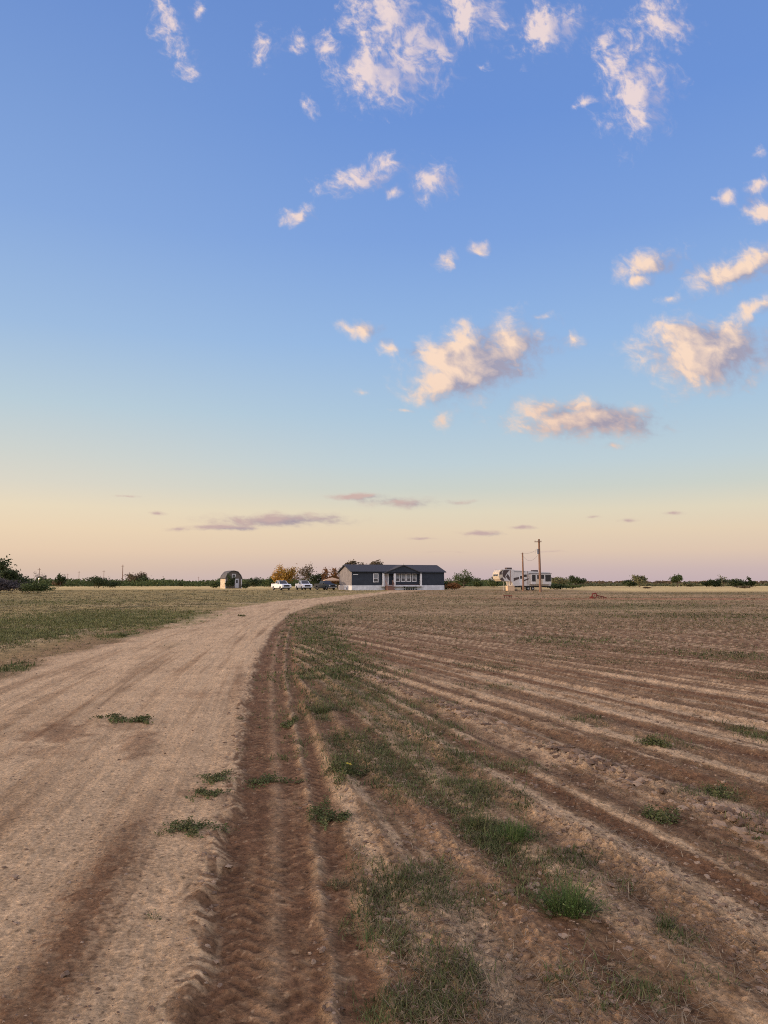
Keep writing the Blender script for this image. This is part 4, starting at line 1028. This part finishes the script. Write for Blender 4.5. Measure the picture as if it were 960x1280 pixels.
# ------------------------------------------------------------------ shed
SPH = R(25.6); SX, SY = at(282.5, 190), 190.0
shed = empty('garden_shed', (SX, SY, 0), SPH); tag(shed, 'small barn style shed with a rounded gambrel roof and a pale door', 'shed')
sw = ht and t_of(303, SX, SY, SPH); sd = 5.2
E1, TOP = 2.75, 4.35
shw = siding('shed_front', (.11,.092,.08), .2, True); shs = siding('shed_side_sunlit', (.52,.42,.31), .25, True)  # side colour carries the warm low sunlight, paler than the other walls
prof = [(0.0,E1-.35),(.35,E1+.45),(1.1,TOP-.25),(sw/2,TOP),(sw-1.1,TOP-.25),(sw-.35,E1+.45),(sw,E1-.35)]
mb = MB(); mb.prism([(.05,0),(sw-.05,0)]+[(x_, z_-.06) for x_, z_ in prof[::-1]][0:]+[], 0, .1, 'y'); mb.build('front_wall', shw, shed)
mb = MB(); mb.prism([(.05,0),(sw-.05,0)]+[(x_, z_-.06) for x_, z_ in prof[::-1]], sd-.1, sd, 'y'); mb.build('back_wall', shw, shed)
mb = MB(); mb.box(0.0,.1,.103,sd-.103,0,E1-.4); mb.build('side_wall', shs, shed)['label'] = 'warm sunlit side wall'
mb = MB(); mb.box(sw-.1,sw,.103,sd-.103,0,E1-.4); mb.build('side_wall', shw, shed)
mb = MB(); out = [(x_+(-.12 if x_ < sw/2-.1 else (.12 if x_ > sw/2+.1 else 0)), z_+.10) for x_, z_ in prof]
mb.prism(prof+out[::-1], -.25, sd+.2, 'y'); mb.build('roof', mat('shed_shingle', (.10,.095,.095), .9, .3, 6, bump=.3), shed)
dm = mat('shed_door_paint', (.42,.42,.44), .6, .08)
mb = MB(); mb.box(sw*.58,sw*.58+.95,-.07,-.004,.15,2.4); dd_ = mb.build('door', dm, shed)
mb = MB(); mb.box(sw*.58+.25,sw*.58+.70,-.085,-.073,1.35,2.1); mb.build('pane', glass_l, dd_)
mb = MB()
for (a0,a1,b0,b1) in ((sw*.5-.45,sw*.5+.45,3.45,3.57),(sw*.5-.45,sw*.5+.45,2.73,2.85),(sw*.5-.45,sw*.5-.33,2.852,3.448),(sw*.5+.33,sw*.5+.45,2.852,3.448)): mb.box(a0,a1,-.07,-.004,b0,b1)
wn = mb.build('window', white, shed); mb = MB(); mb.box(sw*.5-.328,sw*.5+.328,-.03,-.006,2.854,3.446); mb.build('pane', glass_l, wn)
mb = MB(); mb.box(sw-.12,sw+.03,-.05,-.003,0,E1-.42); mb.box(-.03,.12,-.05,-.003,0,E1-.42); mb.build('corner_trim', white, shed)
bush(288, 187.5, 717.5, 11, 'dark', 'dark leafy bush covering the left of the shed front', seed=51, nleaf=1500, leafsize=.14)
bush(306, 190, 730, 11, 'dark', 'low dark bush at the right side of the shed', seed=52, nleaf=900, leafsize=.14)
bush(318, 250, 722.5, 20, 'dark', 'dark bush behind the brush right of the shed', seed=53, leafsize=.26)
bush(270, 205, 727, 14, 'green', 'olive bush left of the shed', seed=54, leafsize=.2)

# ------------------------------------------------------------------ red implements in the field
redm = mat('rusty_red_paint', (.17,.028,.02), .7, .35, 12)
x, y = at(741.5, 75), 75.0
im = empty('farm_implement', (x, y, gz(x, y)), R(10)); tag(im, 'small rusty red implement with a wheel on the red strip at right', 'farm implement')
mb = MB(); mb.torus((0,0,.27), .23, .045, 'y', 20, 8); w = mb.build('wheel', redm, im, True)
mb = MB()
for k in range(5):
    a = k*math.pi*2/5; mb.tube((0,0,.27), (.22*math.cos(a),0,.27+.22*math.sin(a)), .014)
mb.build('spoke', redm, w)
mb = MB(); mb.path([(-.28,.1,.12),(-.12,.1,.5),(.22,.1,.52),(.3,.1,.30),(1.25,.0,.08)], [.04]*5, 8); mb.box(-.35,-.2,-.25,.35,.02,.18,.02); mb.build('frame', redm, im)
mb = MB()
for k in range(3): mb.prism([(.35+.25*k,.05+.0),(.52+.25*k,-.02),(.42+.25*k,.26)], -.05, -.02, 'y')
mb.build('share', mat('rust', (.16,.07,.045), .8, .3), im)
x, y = at(634, 77), 77.0
im2 = empty('farm_implement', (x, y, gz(x, y)), R(-15)); tag(im2, 'low dark red disc harrow lying in the field before the trailer', 'farm implement')
mb = MB(); mb.box(-.42,.42,-.04,.04,.24,.30); mb.box(-.42,-.35,-.3,-.043,.24,.30); mb.box(.35,.42,-.3,-.043,.24,.30); mb.tube((0,.05,.27),(.1,.8,.12),.03); mb.build('frame', redm, im2)
for k in range(5):
    mb = MB(); cx = -.36+.18*k; mb.tube((cx,-.02,.15),(cx+.03,-.02,.15),.16,.13,16); mb.build('disc', mat('rust_disc', (.12,.05,.035), .7, .3) if k == 0 else bpy.data.materials['rust_disc'], im2)

# ------------------------------------------------------------------ SUN
SAZ, SEL = R(99), R(1.6)
sv = Vector((-math.sin(SAZ)*math.cos(SEL), math.cos(SAZ)*math.cos(SEL), math.sin(SEL)))
sl_ = bpy.data.lights.new('sun', 'SUN'); sl_.energy = 2.6; sl_.angle = R(.5); sl_.color = (1, .72, .47)
so_ = bpy.data.objects.new('sun', sl_); COL.objects.link(so_); so_.rotation_euler = sv.to_track_quat('Z', 'Y').to_euler(); so_.location = (-30, 0, 30)

# ------------------------------------------------------------------ WORLD
W = bpy.data.worlds.new("World"); sc.world = W; W.use_nodes = True
wt = W.node_tree; N, L = wt.nodes, wt.links
bg = N['Background']; bg.inputs['Strength'].default_value = .1
def inp(node, i, v):
    if hasattr(v, 'is_linked') or isinstance(v, bpy.types.NodeSocket): node.id_data.links.new(v, node.inputs[i])
    elif v is not None: node.inputs[i].default_value = v
def M_(op, a, b=None, c=None, clamp=False, t=None):
    n = (t or wt).nodes.new('ShaderNodeMath'); n.operation = op; n.use_clamp = clamp
    inp(n, 0, a); inp(n, 1, b)
    if c is not None: inp(n, 2, c)
    return n.outputs[0]
def VM(op, a, b=None, scale=None, t=None):
    n = (t or wt).nodes.new('ShaderNodeVectorMath'); n.operation = op
    inp(n, 0, a); inp(n, 1, b)
    if scale is not None: inp(n, 3, scale)
    return n.outputs['Value'] if op in ('LENGTH', 'DOT_PRODUCT') else n.outputs[0]
def MR(v, a, b, c=0, d=1, smooth=True):
    n = N.new('ShaderNodeMapRange'); n.interpolation_type = 'SMOOTHSTEP' if smooth else 'LINEAR'
    L.new(v, n.inputs['Value'])
    for k, x in zip(('From Min','From Max','To Min','To Max'), (a, b, c, d)): n.inputs[k].default_value = x
    return n.outputs[0]
def MX(f, a, b):
    n = N.new('ShaderNodeMix'); n.data_type = 'RGBA'
    for s_, v in ((n.inputs[0], f), (n.inputs[6], a), (n.inputs[7], b)):
        if isinstance(v, bpy.types.NodeSocket): L.new(v, s_)
        elif isinstance(v, (int, float)): s_.default_value = v
        else: s_.default_value = list(v)+[1]
    return n.outputs[2]
def lin(*c): return tuple(((x/255)/12.92 if x <= 10 else ((x/255+.055)/1.055)**2.4) for x in c)
tc = N.new('ShaderNodeTexCoord'); D = tc.outputs['Generated']
sp = N.new('ShaderNodeSeparateXYZ'); L.new(D, sp.inputs[0]); dx, dy, dz = sp.outputs
def ramp(stops, fac):
    n = N.new('ShaderNodeValToRGB'); e = n.color_ramp.elements
    while len(e) < len(stops): e.new(.5)
    for i, (p, c) in enumerate(stops): e[i].position = p; e[i].color = list(lin(*c))+[1]
    L.new(fac, n.inputs[0]); return n.outputs[0]
# elevation as sine; a stop for a photo row v of the middle column
def zrow(v):
    x, y, z = pix_dir(480, v); return z/math.sqrt(y*y+z*z+x*x)
SC = 1.4
rz = M_('MULTIPLY', dz, SC)
rows_r = [(727,(198,177,181)),(712,(206,184,181)),(690,(224,200,179)),(665,(230,210,183)),(640,(226,216,192)),(612,(206,212,204)),(580,(193,210,217)),(520,(174,201,223)),(430,(151,186,229)),(300,(127,164,223)),(150,(110,149,216)),(0,(106,143,209)),(-500,(70,105,180))]
rows_l = [(727,(210,187,178)),(712,(220,194,173)),(690,(233,206,178)),(665,(238,215,184)),(640,(236,220,192)),(612,(222,217,202)),(580,(210,214,208)),(520,(188,208,219)),(430,(161,191,226)),(300,(137,171,223)),(150,(122,157,215)),(0,(108,144,209)),(-500,(72,108,182))]
ra = ramp([(max(0, min(1, zrow(v)*SC)), c) for v, c in rows_r], rz)
rb = ramp([(max(0, min(1, zrow(v)*SC)), c) for v, c in rows_l], rz)
hl = M_('SQRT', M_('MAXIMUM', M_('SUBTRACT', 1.0, M_('MULTIPLY', dz, dz)), .0001))
ax = M_('DIVIDE', dx, hl)
faz = MR(ax, .12, -.50)
sky = MX(faz, ra, rb)
# brightness of the western half of the sky, where the sun has just reached the horizon
sdot = VM('DOT_PRODUCT', D, tuple(sv))
glow1 = M_('POWER', M_('MAXIMUM', sdot, 0.0), 14.0)
back = MR(dy, -.05, -.75)
sky = VM('SCALE', sky, None, 10.0)
warm = VM('SCALE', tuple(x*10 for x in (1.0,.70,.48)), None, M_('MULTIPLY', glow1, 9.0))
hi = M_('MULTIPLY', back, MR(dz, -.05, .35))
bk = VM('SCALE', tuple(x*10 for x in (1.0,.84,.74)), None, M_('MULTIPLY', hi, 1.25))
# warm fill brightness added to the high sky overhead, above the view
zen = VM('SCALE', tuple(x*10 for x in (.95,.80,.70)), None, MR(dz, .72, .95, 0, .9))
# the physical sky for the same sun
st_n = N.new('ShaderNodeTexSky'); st_n.sky_type = 'NISHITA'; st_n.sun_disc = False; st_n.sun_elevation = SEL; st_n.sun_rotation = -SAZ
st_n.air_density = 1.0; st_n.dust_density = 1.5; st_n.ozone_density = 1.5
nis = st_n.outputs[0]
# ---- clouds: places given as directions (x/y, z/y)
dyc = M_('MAXIMUM', dy, .05)
cmb = N.new('ShaderNodeCombineXYZ'); L.new(M_('MULTIPLY', M_('DIVIDE', dx, dyc), 10.0), cmb.inputs[0]); L.new(M_('MULTIPLY', M_('DIVIDE', dz, dyc), 10.0), cmb.inputs[1])
P = cmb.outputs[0]
BL = [ # u, v, ru, rv, rotation, density
 (592,450,66,32,18,1.5),(554,478,34,17,18,1.4),(640,432,38,26,0,1.2),(575,425,40,18,0,.8),
 (882,440,62,31,0,1.55),(942,388,34,15,20,1.0),(865,428,40,24,0,1.2),(918,450,34,14,0,1.0),
 (730,526,84,19,0,1.3),(672,514,32,20,10,1.15),(775,528,42,20,0,1.15),(722,508,34,14,0,1.0),(765,557,18,7,0,.9),
 (925,336,62,22,10,1.15),(812,328,48,20,15,.95),(835,372,24,12,30,.75),(800,352,30,9,10,.7),
 (952,262,26,18,10,1.1),(946,228,20,14,20,.9),(908,243,18,13,30,.7),(950,190,12,14,0,.6),
 (800,118,42,58,-22,1.05),(775,70,26,46,-35,.9),(824,30,44,44,-10,.95),(755,55,24,28,-20,.8),(735,125,34,10,20,.6),(800,140,24,34,-10,1.0),
 (684,34,50,32,18,1.1),(486,92,66,42,0,1.1),(482,22,50,42,0,1.15),(546,64,26,30,0,1.05),(590,18,48,40,18,1.05),(520,40,40,44,0,.9),
 (212,34,22,50,22,.85),(232,80,18,34,15,.75),(250,10,16,26,0,.5),(328,62,24,34,0,.62),(368,56,32,24,0,.62),(410,60,26,34,0,.7),
 (385,132,22,14,-15,.8),(456,220,54,19,20,1.0),(478,206,26,15,10,.9),(540,226,36,28,15,.85),(495,241,16,9,0,.7),
 (370,271,26,13,5,.9),(558,322,19,14,25,.8),(600,310,14,13,0,.75),
 (452,412,32,12,-12,.95),(486,437,22,10,-15,.9),(554,524,15,14,0,.9),(453,492,22,7,0,.7),(508,513,26,5,0,.6),(717,426,20,15,-10,.7),(672,401,28,8,0,.6),(603,76,14,14,0,.5),
 (345,650,84,8,0,1.15),(280,659,56,3.6,0,1.0),(222,661,24,4,0,.9),(445,621,44,4.5,0,1.05),(500,628,50,7,0,1.0),(574,627,22,4,0,.9),(600,667,34,4,0,.95),(650,660,24,3,0,.8),
 (525,674,26,2.6,0,.7),(788,650,18,4,0,.75),(840,641,20,3,0,.75),(158,621,24,2.6,0,.75),(198,641,18,3,0,.7),(742,646,16,3,0,.6),(680,690,60,3,0,.4),(560,690,60,3,0,.35)]
gt = bpy.data.node_groups.new('cloud_places', 'ShaderNodeTree')
gt.interface.new_socket('Vector', in_out='INPUT', socket_type='NodeSocketVector'); gt.interface.new_socket('Value', in_out='OUTPUT', socket_type='NodeSocketFloat')
gi = gt.nodes.new('NodeGroupInput'); go = gt.nodes.new('NodeGroupOutput'); acc = None
ANG = (0, 18, -24)
frames = {}
for a_ in ANG:
    c_, s_ = math.cos(R(a_)), math.sin(R(a_))
    cb = gt.nodes.new('ShaderNodeCombineXYZ')
    gt.links.new(VM('DOT_PRODUCT', gi.outputs[0], (c_, s_, 0), t=gt), cb.inputs[0]); gt.links.new(VM('DOT_PRODUCT', gi.outputs[0], (-s_, c_, 0), t=gt), cb.inputs[1])
    frames[a_] = cb.outputs[0]
for (u, v, ru, rv, ro, de) in BL:
    x, y, z = pix_dir(u, v); px, py = x/y*10, z/y*10
    a_ = min(ANG, key=lambda q: abs(q-ro)) if ru/rv > 1.15 or rv/ru > 1.15 else 0
    c_, s_ = math.cos(R(a_)), math.sin(R(a_)); qx, qy = px*c_+py*s_, -px*s_+py*c_
    ix, iy = F/ru/10.6, F/rv/11.2
    src = frames[a_]
    if acc is not None:   # chained, so that the shader is evaluated one place after another
        ch = gt.nodes.new('ShaderNodeVectorMath'); ch.operation = 'MULTIPLY_ADD'; ch.inputs[1].default_value = (1e-5, 0, 0)
        gt.links.new(acc, ch.inputs[0]); gt.links.new(src, ch.inputs[2]); src = ch.outputs[0]
    ma = gt.nodes.new('ShaderNodeVectorMath'); ma.operation = 'MULTIPLY_ADD'; ma.inputs[1].default_value = (ix, iy, 0); ma.inputs[2].default_value = (-qx*ix, -qy*iy, 0)
    gt.links.new(src, ma.inputs[0])
    ln = VM('LENGTH', ma.outputs[0], t=gt)
    q = M_('SUBTRACT', de, ln, t=gt)
    acc = q if acc is None else M_('SMOOTH_MAX', acc, q, .25, t=gt)
gt.links.new(acc, go.inputs[0])
lowness = MR(dz, .30, .07)
def density(vec, det):
    # domain warp, then the place field plus noise; thin and stretched near the horizon
    w1 = N.new('ShaderNodeTexNoise'); w1.inputs['Scale'].default_value = 1.9; w1.inputs['Detail'].default_value = 2; L.new(vec, w1.inputs['Vector'])
    wv = VM('MULTIPLY', VM('SUBTRACT', w1.outputs['Color'], (.5,.5,.5)), (.34,.34,0))
    wv = VM('SCALE', wv, None, MR(dz, .07, .30, .22, 1))
    v2 = VM('ADD', vec, wv)
    g_ = N.new('ShaderNodeGroup'); g_.node_tree = gt; L.new(v2, g_.inputs[0])
    sx_ = N.new('ShaderNodeSeparateXYZ'); L.new(v2, sx_.inputs[0])
    yy = M_('ADD', M_('MULTIPLY', M_('LOGARITHM', M_('MAXIMUM', M_('ADD', sx_.outputs[1], .15), .05), math.e), 1.7), M_('MULTIPLY', sx_.outputs[1], .62))
    cc = N.new('ShaderNodeCombineXYZ'); L.new(M_('ADD', sx_.outputs[0], M_('MULTIPLY', yy, .25)), cc.inputs[0]); L.new(yy, cc.inputs[1])
    n1 = N.new('ShaderNodeTexNoise'); n1.noise_dimensions = '2D'; n1.inputs['Scale'].default_value = 2.7; n1.inputs['Detail'].default_value = det; n1.inputs['Roughness'].default_value = .5
    L.new(cc.outputs[0], n1.inputs['Vector'])
    return M_('ADD', g_.outputs[0], M_('MULTIPLY', M_('SUBTRACT', n1.outputs['Fac'], .5), MR(dz, .07, .30, 1.1, 1.35))), cc.outputs[0]
b1_, cvec = density(P, 2.6)
b2_, _c = density(VM('ADD', P, (-.28, .03, 0)), 2.0)
hn = N.new('ShaderNodeTexNoise'); hn.noise_dimensions = '2D'; hn.inputs['Scale'].default_value = 8.5; hn.inputs['Detail'].default_value = 6; hn.inputs['Roughness'].default_value = .62; L.new(cvec, hn.inputs['Vector'])
hv = M_('SUBTRACT', hn.outputs['Fac'], .5)
d1_ = M_('ADD', b1_, M_('MULTIPLY', hv, MR(dz, .3, .6, .85, 1.75)))
front = M_('MULTIPLY', MR(dy, .1, .3), M_('MULTIPLY', MR(dz, .78, .70), M_('MULTIPLY', MR(dz, .012, .03), MR(M_('ABSOLUTE', dx), .62, .54))))
alpha = M_('MULTIPLY', MR(d1_, -.22, .90), front)
alpha = M_('MULTIPLY', alpha, MR(d1_, .0, .9, .50, .96))
lit = M_('ADD', .36, M_('ADD', M_('MULTIPLY', M_('SUBTRACT', b1_, b2_), 1.15), M_('MULTIPLY', hv, .85)), clamp=True)
litc = MX(lowness, lin(252,221,196), lin(226,190,172)); shc = MX(lowness, lin(163,160,180), lin(166,152,162))
litc = MX(MR(dz, .35, .5), litc, lin(236,216,214))
shc = MX(MR(dz, .35, .5), shc, lin(165,170,208))
lit = M_('MULTIPLY', lit, MR(dz, .07, .2, .45, 1.0))
ccol = VM('SCALE', MX(lit, shc, litc), None, 10.0)
tot = VM('ADD', VM('ADD', sky, warm), VM('ADD', bk, zen))
tot = VM('ADD', VM('SCALE', tot, None, .97), VM('SCALE', nis, None, .03))
# below the horizon: dull earth
tot = MX(MR(dz, -.03, -.002), (2.2,1.6,1.3), tot)
L.new(tot, bg.inputs['Color'])
bgc = N.new('ShaderNodeBackground'); bgc.inputs['Strength'].default_value = .1; L.new(ccol, bgc.inputs['Color'])
m1 = N.new('ShaderNodeMixShader'); L.new(alpha, m1.inputs[0]); L.new(bg.outputs[0], m1.inputs[1]); L.new(bgc.outputs[0], m1.inputs[2])
bgs = N.new('ShaderNodeBackground'); bgs.inputs['Strength'].default_value = .1; L.new(tot, bgs.inputs['Color'])
m2 = N.new('ShaderNodeMixShader'); L.new(M_('GREATER_THAN', front, .001), m2.inputs[0]); L.new(bgs.outputs[0], m2.inputs[1]); L.new(m1.outputs[0], m2.inputs[2])
L.new(m2.outputs[0], N['World Output'].inputs['Surface'])
W.cycles.sampling_method = 'MANUAL'; W.cycles.sample_map_resolution = 512
